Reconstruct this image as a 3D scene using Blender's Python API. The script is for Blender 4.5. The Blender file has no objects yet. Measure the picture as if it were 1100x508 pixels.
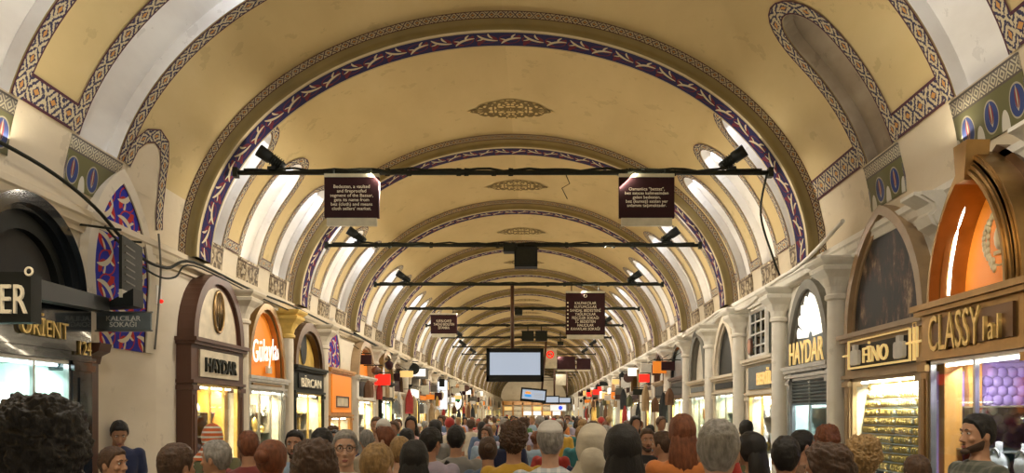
import bpy, bmesh, math, random
from mathutils import Vector, Matrix, noise
R = random.Random(7)
PI = math.pi
SC = bpy.context.scene
COL = SC.collection
CX, CZ, F = 0.44, 1.8, 850.0          # camera x, eye height, focal length in pixels
VX, VY = 577.0, 445.0                 # vanishing point
A_, B_, Z0 = 4.1, 3.1, 3.8            # vault ellipse and its springing height
DK = [10 + 4.4 * k for k in range(20)]
ARCHES = [0.0, 4.4] + DK
END = 98.0

# ------------------------------------------------------------------ node helper
class E:
    def __init__(s, nt, sock): s.nt, s.s = nt, sock
    def op(s, o, *b):
        n = s.nt.nodes.new('ShaderNodeMath'); n.operation = o
        for i, x in enumerate((s,) + b):
            if isinstance(x, E): s.nt.links.new(x.s, n.inputs[i])
            else: n.inputs[i].default_value = x
        return E(s.nt, n.outputs[0])
    def __add__(s, b): return s.op('ADD', b)
    def __sub__(s, b): return s.op('SUBTRACT', b)
    def __mul__(s, b): return s.op('MULTIPLY', b)
    def __truediv__(s, b): return s.op('DIVIDE', b)
    def abs(s): return s.op('ABSOLUTE')
    def fract(s): return s.op('FRACT')
    def floor(s): return s.op('FLOOR')
    def lt(s, b): return s.op('LESS_THAN', b)
    def gt(s, b): return s.op('GREATER_THAN', b)
    def sq(s): return s * s
    def sin(s): return s.op('SINE')
    def mx(s, b): return s.op('MAXIMUM', b)
    def mn(s, b): return s.op('MINIMUM', b)

def link(nt, a, b): nt.links.new(a.s if isinstance(a, E) else a, b)
def mixc(nt, f, a, b):
    n = nt.nodes.new('ShaderNodeMix'); n.data_type = 'RGBA'
    for v, sk in ((f, n.inputs[0]), (a, n.inputs[6]), (b, n.inputs[7])):
        if isinstance(v, E): nt.links.new(v.s, sk)
        elif isinstance(v, (tuple, list)): sk.default_value = (*v[:3], 1)
        elif isinstance(v, (int, float)): sk.default_value = v
        else: nt.links.new(v, sk)
    return n.outputs[2]
def newmat(name):
    m = bpy.data.materials.new(name); m.use_nodes = True
    nt = m.node_tree; return m, nt, nt.nodes['Principled BSDF']
def coord(nt, kind='UV', scale=None):
    tc = nt.nodes.new('ShaderNodeTexCoord'); s = tc.outputs[kind]
    if scale:
        mp = nt.nodes.new('ShaderNodeMapping'); mp.inputs['Scale'].default_value = scale
        nt.links.new(s, mp.inputs[0]); s = mp.outputs[0]
    return s
def uvs(nt):
    sp = nt.nodes.new('ShaderNodeSeparateXYZ'); nt.links.new(coord(nt, 'UV'), sp.inputs[0])
    return E(nt, sp.outputs[0]), E(nt, sp.outputs[1])
def tex_noise(nt, vec, scale, detail=4, rough=.55):
    n = nt.nodes.new('ShaderNodeTexNoise'); n.inputs['Scale'].default_value = scale
    n.inputs['Detail'].default_value = detail; n.inputs['Roughness'].default_value = rough
    nt.links.new(vec, n.inputs['Vector']); return E(nt, n.outputs[0])
def tex_voro(nt, vec, scale, feature='F1'):
    n = nt.nodes.new('ShaderNodeTexVoronoi'); n.feature = feature; n.inputs['Scale'].default_value = scale
    nt.links.new(vec, n.inputs['Vector']); return n
def ramp(nt, f, stops):
    n = nt.nodes.new('ShaderNodeValToRGB'); link(nt, f, n.inputs[0])
    e = n.color_ramp.elements
    while len(e) < len(stops): e.new(.5)
    for x, (p, c) in zip(e, stops): x.position = p; x.color = (*c, 1)
    return n.outputs[0]
def bump(nt, b, h, strength=.3, dist=.01):
    n = nt.nodes.new('ShaderNodeBump'); n.inputs['Strength'].default_value = strength; n.inputs['Distance'].default_value = dist
    link(nt, h, n.inputs['Height']); nt.links.new(n.outputs[0], b.inputs['Normal'])

def plain(name, c, rough=.6, metal=0, var=.12, vs=6, bmp=0, c2=None, stretch=None, spec=.5, coat=0):
    m, nt, b = newmat(name)
    v = coord(nt, 'Object', stretch); f = tex_noise(nt, v, vs)
    c2 = c2 or tuple(x * (1 - var * 2.2) for x in c)
    nt.links.new(ramp(nt, f, [(.3, c2), (.68, c)]), b.inputs['Base Color'])
    b.inputs['Roughness'].default_value = rough; b.inputs['Metallic'].default_value = metal
    b.inputs['Specular IOR Level'].default_value = spec; b.inputs['Coat Weight'].default_value = coat
    if bmp: bump(nt, b, tex_noise(nt, v, vs * 4), bmp)
    return m
def glow(name, c, s, base=None):
    m, nt, b = newmat(name)
    b.inputs['Base Color'].default_value = (*(base or c), 1)
    b.inputs['Emission Color'].default_value = (*c, 1); b.inputs['Emission Strength'].default_value = s
    return m
def glass(name, tint=(.9, .95, .95), refl=.12):
    m, nt, b = newmat(name); nt.nodes.remove(b); out = nt.nodes['Material Output']
    t = nt.nodes.new('ShaderNodeBsdfTransparent'); t.inputs[0].default_value = (*tint, 1)
    g = nt.nodes.new('ShaderNodeBsdfGlossy'); g.inputs['Roughness'].default_value = .03
    mx = nt.nodes.new('ShaderNodeMixShader'); mx.inputs[0].default_value = refl
    nt.links.new(t.outputs[0], mx.inputs[1]); nt.links.new(g.outputs[0], mx.inputs[2]); nt.links.new(mx.outputs[0], out.inputs[0])
    return m

def ornament(name, L=.16, cream=(.5, .42, .27), dark=(.025, .022, .06), edge=(.06, .01, .022), dot=(.5, .24, .06), k=1.9, esz=.8):
    m, nt, b = newmat(name); u, v = uvs(nt)
    da = ((u / L).fract() - .5).abs() * 2; dv = (v - .5).abs() * 2
    cb = nt.nodes.new('ShaderNodeCombineXYZ'); link(nt, u, cb.inputs[0]); link(nt, v * .2, cb.inputs[1])
    vo = E(nt, tex_voro(nt, cb.outputs[0], 55).outputs[0])
    ring = ((da * .9 + dv * .8) * k).fract()
    cm = ((ring - .5).abs() * 1.5 + vo * .75).gt(.74)
    c = mixc(nt, cm, dark, cream)
    c = mixc(nt, (da * .5 + dv * .7).lt(.17), c, dot)
    c = mixc(nt, dv.gt(esz), c, edge)
    nt.links.new(c, b.inputs['Base Color']); b.inputs['Roughness'].default_value = .75
    return m
def leaftile(name, Lu, Lv, wide, base=(.03, .02, .16), cream=(.62, .54, .38), red=(.3, .03, .03), edge=None, s=None, fat=1.0):
    # u in metres along, v in metres across
    m, nt, b = newmat(name); u, v = uvs(nt)
    cu = (u / Lu); cv = (v / Lv)
    sg = ((cu.floor() + cv.floor()).op('MODULO', 2.0)).abs() * 2 - 1
    a = (cu.fract() - .5) * Lu; w = (cv.fract() - .5) * Lv
    def ell(ox, oy, ang, ra, rb, bend=0.0):
        cc, ss = math.cos(ang), math.sin(ang)
        x = a - ox; y = (w - oy) * sg
        p = x * cc + y * ss; q = y * cc - x * ss
        if bend: q = q - p.sq() * bend
        return ((p / ra).sq() + (q / rb).sq()).lt(1.0)
    s = s or min(Lu, Lv)
    c = base
    c = mixc(nt, ((a.sq() + (w * 1.2).sq()).op('SQRT') - s * .36).abs().lt(s * .022), c, red)
    c = mixc(nt, ell(s * .22, s * .2, 2.2, s * .26, s * .1 * fat, 3), c, red)
    c = mixc(nt, ell(-s * .28, -s * .1, .9, s * .24, s * .1 * fat, -3), c, red)
    c = mixc(nt, ell(0, 0, .55, s * .44, s * .075 * fat, 2.0), c, cream)
    c = mixc(nt, ell(-s * .12, -s * .22, 1.2, s * .2, s * .04, 3), c, cream)
    c = mixc(nt, ell(s * .2, s * .02, -.5, s * .14, s * .035, 3), c, cream)
    if edge:
        c = mixc(nt, ((v - wide / 2).abs()).gt(wide / 2 - edge[0]), c, edge[1])
    nt.links.new(c, b.inputs['Base Color']); b.inputs['Roughness'].default_value = .85; b.inputs['Specular IOR Level'].default_value = .25
    return m
def tulip(name):
    # painted frieze: u metres, v 0..1 from bottom
    m, nt, b = newmat(name); u, v = uvs(nt); L = .34
    a = ((u / L).fract() - .5) * L; z = v * .5
    def ell(cx, cz, rx, rz): return ((((a - cx) / rx).sq()) + (((z - cz) / rz).sq())).lt(1.0)
    c = (.13, .12, .045)
    c = mixc(nt, ell(0, .17, .1, .14), c, (.36, .32, .22))
    c = mixc(nt, ell(0, .17, .09, .125), c, (.03, .05, .17))
    c = mixc(nt, (a.abs() * 8 + (z - .17).sq() * 30).fract().lt(.22) * ell(0, .17, .085, .12), c, (.42, .38, .28))
    c = mixc(nt, ell(0, .19, .028, .08), c, (.2, .03, .03))
    c = mixc(nt, ell(0, .2, .008, .09), c, (.4, .36, .26))
    a2 = (((u / L) + .5).fract() - .5) * L
    c = mixc(nt, (((a2 / .055).sq()) + (((z - .0) / .16).sq())).lt(1.0), c, (.6, .56, .46))
    top = v.gt(.7)
    d = ((u / .12).fract() - .5).abs() * 2; dv = ((v - .85) / .13).abs()
    pat = ((d + dv) * 1.6).fract().gt(.5)
    c2 = mixc(nt, pat, (.14, .12, .1), (.5, .44, .3)); c2 = mixc(nt, dv.gt(.85), c2, (.1, .08, .06))
    c = mixc(nt, top, c, c2)
    nt.links.new(c, b.inputs['Base Color']); b.inputs['Roughness'].default_value = .75
    return m
def plaster(name, c1, c2, c3, scale=.5, bmp=.15):
    m, nt, b = newmat(name); v = coord(nt, 'Object', (1, .35, 1))
    v2 = coord(nt, 'Object')
    c = ramp(nt, tex_noise(nt, v, scale, 6, .6), [(.3, c1), (.5, c2), (.72, c3)])
    st = tex_noise(nt, v2, 3.1, 6, .65)
    c = mixc(nt, st.gt(.62) * .3, c, tuple(x * .7 for x in c1))
    nt.links.new(c, b.inputs['Base Color']); b.inputs['Roughness'].default_value = .8
    bump(nt, b, tex_noise(nt, v2, 9, 6), bmp, .02)
    return m

M = dict(
    ochre=plaster('ochre_plaster', (.5, .37, .17), (.58, .44, .21), (.66, .52, .28)),
    cream=plaster('cream_plaster', (.56, .46, .31), (.66, .56, .4), (.74, .65, .5), .8, .3),
    white=plaster('niche_plaster', (.62, .58, .54), (.75, .72, .68), (.84, .82, .78), .9),
    stained=plaster('stained_plaster', (.22, .17, .12), (.36, .29, .21), (.5, .43, .34), 1.0),
    stone=plaster('carved_stone', (.6, .55, .46), (.76, .72, .63), (.84, .81, .73), 1.6, .4),
    pier=plaster('pier_plaster', (.6, .52, .39), (.7, .62, .49), (.76, .69, .56), .7, .2),
    orn=ornament('border_ornament', .24), orn_s=ornament('arch_border_ornament', .12, k=1.6, esz=.8, dark=(.08, .05, .06)),
    olive=plain('olive_moulding', (.27, .2, .07), .6, vs=2), creamline=plain('cream_line', (.66, .54, .33), .7),
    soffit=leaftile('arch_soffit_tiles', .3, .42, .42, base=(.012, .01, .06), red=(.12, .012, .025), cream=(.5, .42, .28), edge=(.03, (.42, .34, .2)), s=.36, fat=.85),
    lun=leaftile('lunette_tiles', .4, .25, 2, base=(.02, .025, .3), red=(.42, .025, .02), s=.42, fat=.9),
    tulip=tulip('painted_frieze'),
    iron=plain('dark_iron', (.022, .024, .016), .6, .3, vs=20, bmp=.2, spec=.3), black=plain('black_metal', (.01, .012, .011), .5, .1, spec=.3),
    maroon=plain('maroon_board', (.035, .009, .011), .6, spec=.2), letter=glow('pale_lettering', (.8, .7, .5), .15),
    grey=plain('grey_cable', (.16, .15, .12), .6), strip=plain('sign_strip', (.7, .66, .5), .5),
    granite=plain('black_granite', (.012, .016, .02), .12, vs=60, coat=.6), gold=plain('gold', (.95, .68, .24), .35, .55, vs=15),
    bronze=plain('bronze', (.42, .26, .1), .32, .85, vs=5), darkbronze=plain('dark_bronze', (.16, .09, .045), .35, .7, vs=4),
    brown=plain('brown_wood', (.1, .04, .022), .4, vs=3, stretch=(1, 1, .2), c2=(.06, .022, .012)),
    wood=plain('honey_wood', (.62, .3, .07), .35, vs=3, stretch=(3, 3, .3), c2=(.4, .17, .04)),
    wood2=plain('carved_tan_wood', (.42, .29, .16), .45, vs=3), creamp=plain('cream_panel', (.72, .62, .45), .5),
    silver=plain('brushed_steel', (.6, .6, .58), .3, .9), orange=glow('lit_orange_panel', (1, .25, .012), .34, (.8, .26, .03)),
    yellow=plain('yellow_paint', (.75, .5, .12), .5), white2=plain('white_paint', (.8, .78, .72), .5),
    led=glow('led_tube', (1, .93, .78), 14), ledc=glow('cool_led_tube', (.85, .95, 1), 12), whitelet=glow('lit_white_letters', (1, .97, .9), .95),
    goldlet=glow('lit_gold_letters', (1, .7, .25), .5, (.8, .55, .2)), glass=glass('shop_glass'), glassd=glass('dark_glass', (.25, .3, .3), .2),
    velvet=plain('cream_velvet', (.75, .68, .55), .9), purple=plain('purple_velvet', (.36, .24, .5), .7),
    white3=plain('white_cushion', (.85, .85, .85), .6, bmp=.2), shutter=plain('shutter_steel', (.2, .23, .24), .45, .5),
    screen=glow('bright_screen', (.7, .82, 1), .6, (.1, .1, .1)), red=glow('red_lamp', (1, .02, .01), .8), marble=plain('floor_marble', (.5, .46, .4), .25, vs=1.5),
    palegold=plain('pale_gold', (1, .86, .55), .3, .6), pearl=plain('pearl', (.85, .8, .72), .3), pale=plain('pale_interior', (.62, .75, .68), .6), dark=plain('dark_interior', (.03, .028, .025), .7),
)
def mural():
    m, nt, b = newmat('gothic_mural'); v = coord(nt, 'Object', (1, 2.6, 1.1)); f = tex_noise(nt, v, 2.6, 9, .75)
    v2 = coord(nt, 'Object', (1, 1, 1.2)); g = tex_noise(nt, v2, 1.4, 3)
    c = ramp(nt, f * .75 + g * .25, [(.44, (.005, .004, .004)), (.52, (.02, .012, .009)), (.57, (.1, .055, .03)), (.66, (.5, .36, .22))])
    nt.links.new(c, b.inputs['Base Color']); b.inputs['Roughness'].default_value = .6; return m
M['mural'] = mural()
def medal():
    m, nt, b = newmat('medallion_filigree'); u, v = uvs(nt)
    cb = nt.nodes.new('ShaderNodeCombineXYZ'); link(nt, u.abs(), cb.inputs[0]); link(nt, v.abs(), cb.inputs[1])
    vo = E(nt, tex_voro(nt, cb.outputs[0], 11, 'DISTANCE_TO_EDGE').outputs[0])
    w = ((u.abs() * 9).sin() * .5 + (v * 22).sin() * .5)
    c = mixc(nt, (vo + w * .03).lt(.17), (.62, .45, .18), (.14, .09, .02))
    nt.links.new(c, b.inputs['Base Color']); b.inputs['Roughness'].default_value = .8; return m
M['medal'] = medal()
def carved():
    m, nt, b = newmat('carved_frieze'); u, v = uvs(nt)
    cb = nt.nodes.new('ShaderNodeCombineXYZ'); link(nt, u, cb.inputs[0]); link(nt, v * .4, cb.inputs[1])
    vo = E(nt, tex_voro(nt, cb.outputs[0], 12).outputs[0]); d = ((u / .3).fract() - .5).abs()
    r = (((u / .3).fract() - .5).sq() * 6 + (v - .45).sq() * 5).op('SQRT')
    c = ramp(nt, (vo + r).fract(), [(.2, (.09, .06, .035)), (.5, (.28, .21, .12)), (.8, (.5, .41, .27))])
    c = mixc(nt, (v - .86).abs().lt(.05), c, (.12, .08, .05))
    nt.links.new(c, b.inputs['Base Color']); b.inputs['Roughness'].default_value = .8
    bump(nt, b, vo, .6, .03); return m
M['carved'] = carved()

# ------------------------------------------------------------------ mesh builder
def ident(u, z, w): return Vector((u, z, w))
def LW(y, z, w): return Vector((-A_ + w, y, z))
def RW(y, z, w): return Vector((A_ - w, y, z))
WALL = {-1: LW, 1: RW}
class MB:
    def __init__(s, m=ident): s.m = m; s.v = []; s.f = []; s.uv = []; s.mi = []; s.cur = 0; s.smooth = []
    def add(s, vs, fs, uv=None, smooth=False):
        n = len(s.v); s.v += [s.m(*p) for p in vs]
        for f in fs:
            s.f.append([i + n for i in f]); s.mi.append(s.cur); s.smooth.append(smooth)
            s.uv.append([uv[i] for i in f] if uv else None)
        return s
    def box(s, a0, a1, b0, b1, c0, c1, bev=0):
        if bev:
            b = min(bev, (a1 - a0) / 2.01, (b1 - b0) / 2.01)
            return s.prism([(a0 + b, b0), (a1 - b, b0), (a1, b0 + b), (a1, b1 - b), (a1 - b, b1), (a0 + b, b1), (a0, b1 - b), (a0, b0 + b)], c0, c1)
        p = [(x, y, z) for x in (a0, a1) for y in (b0, b1) for z in (c0, c1)]
        return s.add(p, [(0, 1, 3, 2), (4, 6, 7, 5), (0, 4, 5, 1), (2, 3, 7, 6), (0, 2, 6, 4), (1, 5, 7, 3)])
    def prism(s, pts, c0, c1):          # polygon in (a,b), extruded along c
        n = len(pts); v = [(a, b, c0) for a, b in pts] + [(a, b, c1) for a, b in pts]
        fs = [tuple(range(n)), tuple(range(2 * n - 1, n - 1, -1))] + [(i, (i + 1) % n, n + (i + 1) % n, n + i) for i in range(n)]
        return s.add(v, fs, [(p[0], p[1]) for p in v])
    def prism_y(s, pts, b0, b1):        # polygon in (a,c), extruded along b
        n = len(pts); v = [(a, b0, c) for a, c in pts] + [(a, b1, c) for a, c in pts]
        return s.add(v, [tuple(range(n)), tuple(range(2 * n - 1, n - 1, -1))] + [(i, (i + 1) % n, n + (i + 1) % n, n + i) for i in range(n)])
    def prism_x(s, pts, a0, a1):        # polygon in (b,c), extruded along a
        n = len(pts); v = [(a0, b, c) for b, c in pts] + [(a1, b, c) for b, c in pts]
        return s.add(v, [tuple(range(n)), tuple(range(2 * n - 1, n - 1, -1))] + [(i, (i + 1) % n, n + (i + 1) % n, n + i) for i in range(n)])
    def band(s, o, i_, c0, c1):         # ring strip between two open outlines
        n = len(o); v = [(a, b, c0) for a, b in o] + [(a, b, c0) for a, b in i_] + [(a, b, c1) for a, b in o] + [(a, b, c1) for a, b in i_]
        fs = []
        for k in range(n - 1):
            fs += [(k, k + 1, n + k + 1, n + k), (2 * n + k, 2 * n + k + 1, 3 * n + k + 1, 3 * n + k), (k, k + 1, 2 * n + k + 1, 2 * n + k), (n + k, n + k + 1, 3 * n + k + 1, 3 * n + k)]
        fs += [(0, n, 3 * n, 2 * n), (n - 1, 2 * n - 1, 4 * n - 1, 3 * n - 1)]
        return s.add(v, fs)
    def grid(s, fn, nu, nv, smooth=True, uv=True, close=False):
        v = []; uvl = []
        for i in range(nu + 1):
            for j in range(nv + 1):
                r = fn(i / nu, j / nv); v.append(r[:3]); uvl.append(r[3:5] if len(r) > 3 else (i / nu, j / nv))
        fs = [(i * (nv + 1) + j, (i + 1) * (nv + 1) + j, (i + 1) * (nv + 1) + j + 1, i * (nv + 1) + j + 1) for i in range(nu) for j in range(nv)]
        return s.add(v, fs, uvl, smooth)
    def sph(s, c, r, n=12, k=8):
        rx, ry, rz = r if isinstance(r, tuple) else (r, r, r)
        return s.grid(lambda a, b: (c[0] + rx * math.cos(2 * PI * a) * math.sin(PI * b), c[1] + ry * math.sin(2 * PI * a) * math.sin(PI * b), c[2] + rz * math.cos(PI * b)), n, k)
    def tube(s, pts, r, n=8, caps=True):
        pts = [Vector(p) for p in pts]; v = []; N = len(pts); up = None
        for i, p in enumerate(pts):
            d = (pts[min(i + 1, N - 1)] - pts[max(i - 1, 0)]).normalized()
            if up is None: up = d.orthogonal().normalized()
            up = (up - d * up.dot(d)).normalized(); sd = d.cross(up); rr = r[i] if isinstance(r, (list, tuple)) else r
            v += [tuple(p + (up * math.cos(2 * PI * k / n) + sd * math.sin(2 * PI * k / n)) * rr) for k in range(n)]
        fs = [(i * n + k, i * n + (k + 1) % n, (i + 1) * n + (k + 1) % n, (i + 1) * n + k) for i in range(N - 1) for k in range(n)]
        s.add(v, fs, None, True)
        if caps: s.add(v[:n], [tuple(range(n))]); s.add(v[-n:], [tuple(range(n))])
        return s
    def lathe(s, prof, c, n=16):        # prof (r, h) around the z axis, c=(x,y); world coordinates
        return s.grid(lambda a, b: (c[0] + pr(prof, b)[0] * math.cos(2 * PI * a), c[1] + pr(prof, b)[0] * math.sin(2 * PI * a), pr(prof, b)[1]), n, len(prof) - 1)
    def torus(s, c, Rr, r, ax='z', n=20, k=8, sc=(1, 1)):
        def fn(a, b):
            x = (Rr + r * math.cos(2 * PI * b)) * math.cos(2 * PI * a) * sc[0]; y = (Rr + r * math.cos(2 * PI * b)) * math.sin(2 * PI * a) * sc[1]; z = r * math.sin(2 * PI * b)
            p = {'z': (x, y, z), 'y': (x, z, y), 'x': (z, x, y)}[ax]
            return (c[0] + p[0], c[1] + p[1], c[2] + p[2])
        return s.grid(fn, n, k)
    def slot(s, i): s.cur = i; return s
def pr(prof, b): return prof[min(int(round(b * (len(prof) - 1))), len(prof) - 1)]

def build(name, mb, mats, parent=None, weld=False, loc=None):
    if not isinstance(mats, (list, tuple)): mats = [mats]
    if parent is not None:
        base = parent
        off = Vector(base['_o']) if '_o' in base else Vector((0, 0, 0))
    else:
        if loc is None:
            vs = mb.v; lo = [min(p[i] for p in vs) for i in range(3)]; hi = [max(p[i] for p in vs) for i in range(3)]
            loc = ((lo[0] + hi[0]) / 2, (lo[1] + hi[1]) / 2, lo[2])
        off = Vector(loc)
    me = bpy.data.meshes.new(name); me.from_pydata([tuple(p - off) for p in mb.v], [], mb.f)
    for m in mats: me.materials.append(m)
    me.polygons.foreach_set('material_index', mb.mi); me.polygons.foreach_set('use_smooth', mb.smooth)
    if any(mb.uv):
        l = me.uv_layers.new(name='UVMap'); k = 0
        for f, u in zip(mb.f, mb.uv):
            for j in range(len(f)):
                if u: l.data[k].uv = u[j]
                k += 1
    bm = bmesh.new(); bm.from_mesh(me)
    if weld or any(mb.smooth): bmesh.ops.remove_doubles(bm, verts=bm.verts, dist=1e-5)
    bmesh.ops.recalc_face_normals(bm, faces=bm.faces); bm.to_mesh(me); bm.free()
    o = bpy.data.objects.new(name, me); COL.objects.link(o)
    if parent is not None: o.parent = parent; o['_o'] = tuple(off)
    else: o.location = off; o['_o'] = tuple(off)
    return o
def thing(name, label, cat, loc, group=None):
    o = bpy.data.objects.new(name, None); COL.objects.link(o); o.location = loc; o['_o'] = tuple(loc); o.empty_display_size = .2
    tag(o, label, cat, group); return o
def tag(o, label=None, cat=None, group=None, kind=None):
    if label: o['label'] = label
    if cat: o['category'] = cat
    if group: o['group'] = group
    if kind: o['kind'] = kind
    return o
def struct(name, mb, mats, parent=None, label=None, **k):
    o = build(name, mb, mats, parent, **k)
    if parent is None: o['kind'] = 'structure'
    if label: o['label'] = label
    return o
def copy_tree(o, loc=None, label=None, rz=None, parent=None, sc=None):
    c = o.copy(); COL.objects.link(c)
    if parent is not None: c.parent = parent
    if loc is not None: c.location = loc
    if rz is not None: c.rotation_euler = (0, 0, rz)
    if sc is not None: c.scale = (sc, sc, sc)
    if label: c['label'] = label
    for ch in o.children: copy_tree(ch, parent=c)
    return c
def text(name, body, parent, mat, center, w, h, facing, depth=.012, spacing=1.0, lines_gap=.85, bold=0.0, align='CENTER', label=None):
    cu = bpy.data.curves.new(name, 'FONT'); cu.body = body; cu.align_x = align; cu.extrude = .5; cu.space_character = spacing; cu.space_line = lines_gap
    cu.offset = bold; cu.resolution_u = 3
    t = bpy.data.objects.new('tmp', cu); COL.objects.link(t)
    bpy.context.view_layer.update(); dg = bpy.context.evaluated_depsgraph_get()
    me = bpy.data.meshes.new_from_object(t.evaluated_get(dg)); bpy.data.objects.remove(t)
    xs = [v.co.x for v in me.vertices]; ys = [v.co.y for v in me.vertices]
    x0, x1, y0, y1 = min(xs), max(xs), min(ys), max(ys); sx = w / (x1 - x0); sy = h / (y1 - y0)
    X, Y, Zn = {'L': ((0, 1, 0), (0, 0, 1), (1, 0, 0)), 'R': ((0, -1, 0), (0, 0, 1), (-1, 0, 0)), 'C': ((1, 0, 0), (0, 0, 1), (0, -1, 0))}[facing] if isinstance(facing, str) else facing
    X, Y, Zn = Vector(X), Vector(Y), Vector(Zn); off = Vector(parent['_o']); c = Vector(center)
    for v in me.vertices:
        p = v.co; q = c + X * ((p.x - (x0 + x1) / 2) * sx) + Y * ((p.y - (y0 + y1) / 2) * sy) + Zn * ((p.z + .5) * depth) - off
        v.co = q
    me.materials.clear(); me.materials.append(mat)
    o = bpy.data.objects.new(name, me); COL.objects.link(o); o.parent = parent; o['_o'] = tuple(off)
    if label: o['label'] = label
    return o
def arch(uc, hw, zs, rise, kind='round', n=20, legs=0):
    p = []
    if kind == 'round':
        p = [(uc - hw * math.cos(PI * i / n), zs + rise * math.sin(PI * i / n)) for i in range(n + 1)]
    else:
        Rr = (hw * hw + rise * rise) / (2 * hw); ph = math.asin(min(1, rise / Rr)) if rise <= Rr else PI - math.asin(rise / Rr)
        h = n // 2
        q = [(hw - Rr + Rr * math.cos(ph * i / h), Rr * math.sin(ph * i / h)) for i in range(h + 1)]
        p = [(uc - x, zs + z) for x, z in q] + [(uc + x, zs + z) for x, z in reversed(q)][1:]
    if legs: p = [(p[0][0], zs - legs)] + p + [(p[-1][0], zs - legs)]
    return p
def area(name, loc, dirv, sx, sy, power, col):
    l = bpy.data.lights.new(name, 'AREA'); l.shape = 'RECTANGLE'; l.size = sx; l.size_y = sy; l.energy = power; l.color = col
    o = bpy.data.objects.new(name, l); COL.objects.link(o); o.location = loc
    o.rotation_euler = Vector(dirv).to_track_quat('-Z', 'Y').to_euler(); return o
def px(x, y, D): return Vector((CX + (x - VX) * D / F, D, CZ + (VY - y) * D / F))
WARM = (1, .74, .42)
# ------------------------------------------------------------------ vault geometry
TH = [i * (PI / 2) / 200 for i in range(201)]; SL = [0.0]
for i in range(200):
    a, b = TH[i], TH[i + 1]
    SL.append(SL[-1] + math.hypot(A_ * (math.cos(b) - math.cos(a)), B_ * (math.sin(b) - math.sin(a))))
STOP = SL[-1]
def th_of_s(s):
    s = max(0, min(STOP, s)); lo, hi = 0, 200
    while hi - lo > 1:
        m = (lo + hi) // 2
        if SL[m] <= s: lo = m
        else: hi = m
    return TH[lo] + (s - SL[lo]) / max(1e-9, SL[hi] - SL[lo]) * (TH[hi] - TH[lo])
def s_of_th(t): i = min(199, int(t / (PI / 2) * 200)); return SL[i] + (t - TH[i]) / (TH[1]) * (SL[i + 1] - SL[i])
def s_of_z(z): return s_of_th(math.asin((z - Z0) / B_))
def s_of_x(x): return s_of_th(math.acos(x / A_))
def vp(side, y, s, off=0.0):
    t = th_of_s(s); return (side * (A_ - off) * math.cos(t), y, Z0 + (B_ - off) * math.sin(t))
class Niche:
    def __init__(s, yc, w, s0, s1, head=None): s.yc, s.w, s.s0, s.s1 = yc, w, s0, s1; s.h = head or w * 1.5
    def half(n, s):
        if s >= n.s1: return 0.0
        if s <= n.s1 - n.h: return n.w
        q = (s - (n.s1 - n.h)) / n.h; return n.w * math.sqrt(max(0, 1 - q * q))
    def outline(n, k=14):
        p = [(n.yc - n.w, n.s0)]
        for i in range(k + 1):
            a = PI - PI * i / k; p.append((n.yc + n.w * math.cos(a), n.s1 - n.h + n.h * math.sin(a)))
        return p + [(n.yc + n.w, n.s0)]
def ribbon(mb, side, path, wd, off=.012, step=.12, centre=True, shift=0.0):
    # densify
    P = []
    for (a, b), (c, d) in zip(path, path[1:]):
        L = math.hypot(c - a, d - b); k = max(1, int(L / step))
        P += [(a + (c - a) * i / k, b + (d - b) * i / k) for i in range(k)]
    P.append(path[-1]); L = 0; vs = []; uv = []
    for i, p in enumerate(P):
        a = P[max(0, i - 1)]; b = P[min(len(P) - 1, i + 1)]; dx, dy = b[0] - a[0], b[1] - a[1]; n = math.hypot(dx, dy) or 1
        nx, ny = -dy / n, dx / n
        if i: L += math.hypot(p[0] - P[i - 1][0], p[1] - P[i - 1][1])
        # mitre
        m = 1.0
        if 0 < i < len(P) - 1:
            e = (p[0] - a[0], p[1] - a[1]); el = math.hypot(*e) or 1; m = 1 / max(.6, abs((e[0] * nx * 0 + (-e[1]) * nx + e[0] * ny) / el))
        for q, vv in ((-.5, 0.), (-.17, .33), (.17, .67), (.5, 1.)):
            d = (q * wd + shift) * m
            vs.append(vp(side, p[0] + nx * d, p[1] + ny * d, off)); uv.append((L, vv))
    fs = [(i * 4 + j, (i + 1) * 4 + j, (i + 1) * 4 + j + 1, i * 4 + j + 1) for i in range(len(P) - 1) for j in range(3)]
    mb.add(vs, fs, uv, True)
def patch(mb, side, y0, y1, z0, z1, off=.02, nz=6):
    s0, s1 = s_of_z(z0), s_of_z(z1)
    mb.grid(lambda a, b: (*vp(side, y0 + (y1 - y0) * a, s0 + (s1 - s0) * b, off), (y0 + (y1 - y0) * a), b), max(1, int((y1 - y0) / .5)), nz)
    for yy in (y0, y1):
        mb.grid(lambda a, b: vp(side, yy, s0 + (s1 - s0) * b, off * a), 1, nz)
    mb.grid(lambda a, b: vp(side, y0 + (y1 - y0) * b, s1, off * a), 1, 2)

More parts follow.
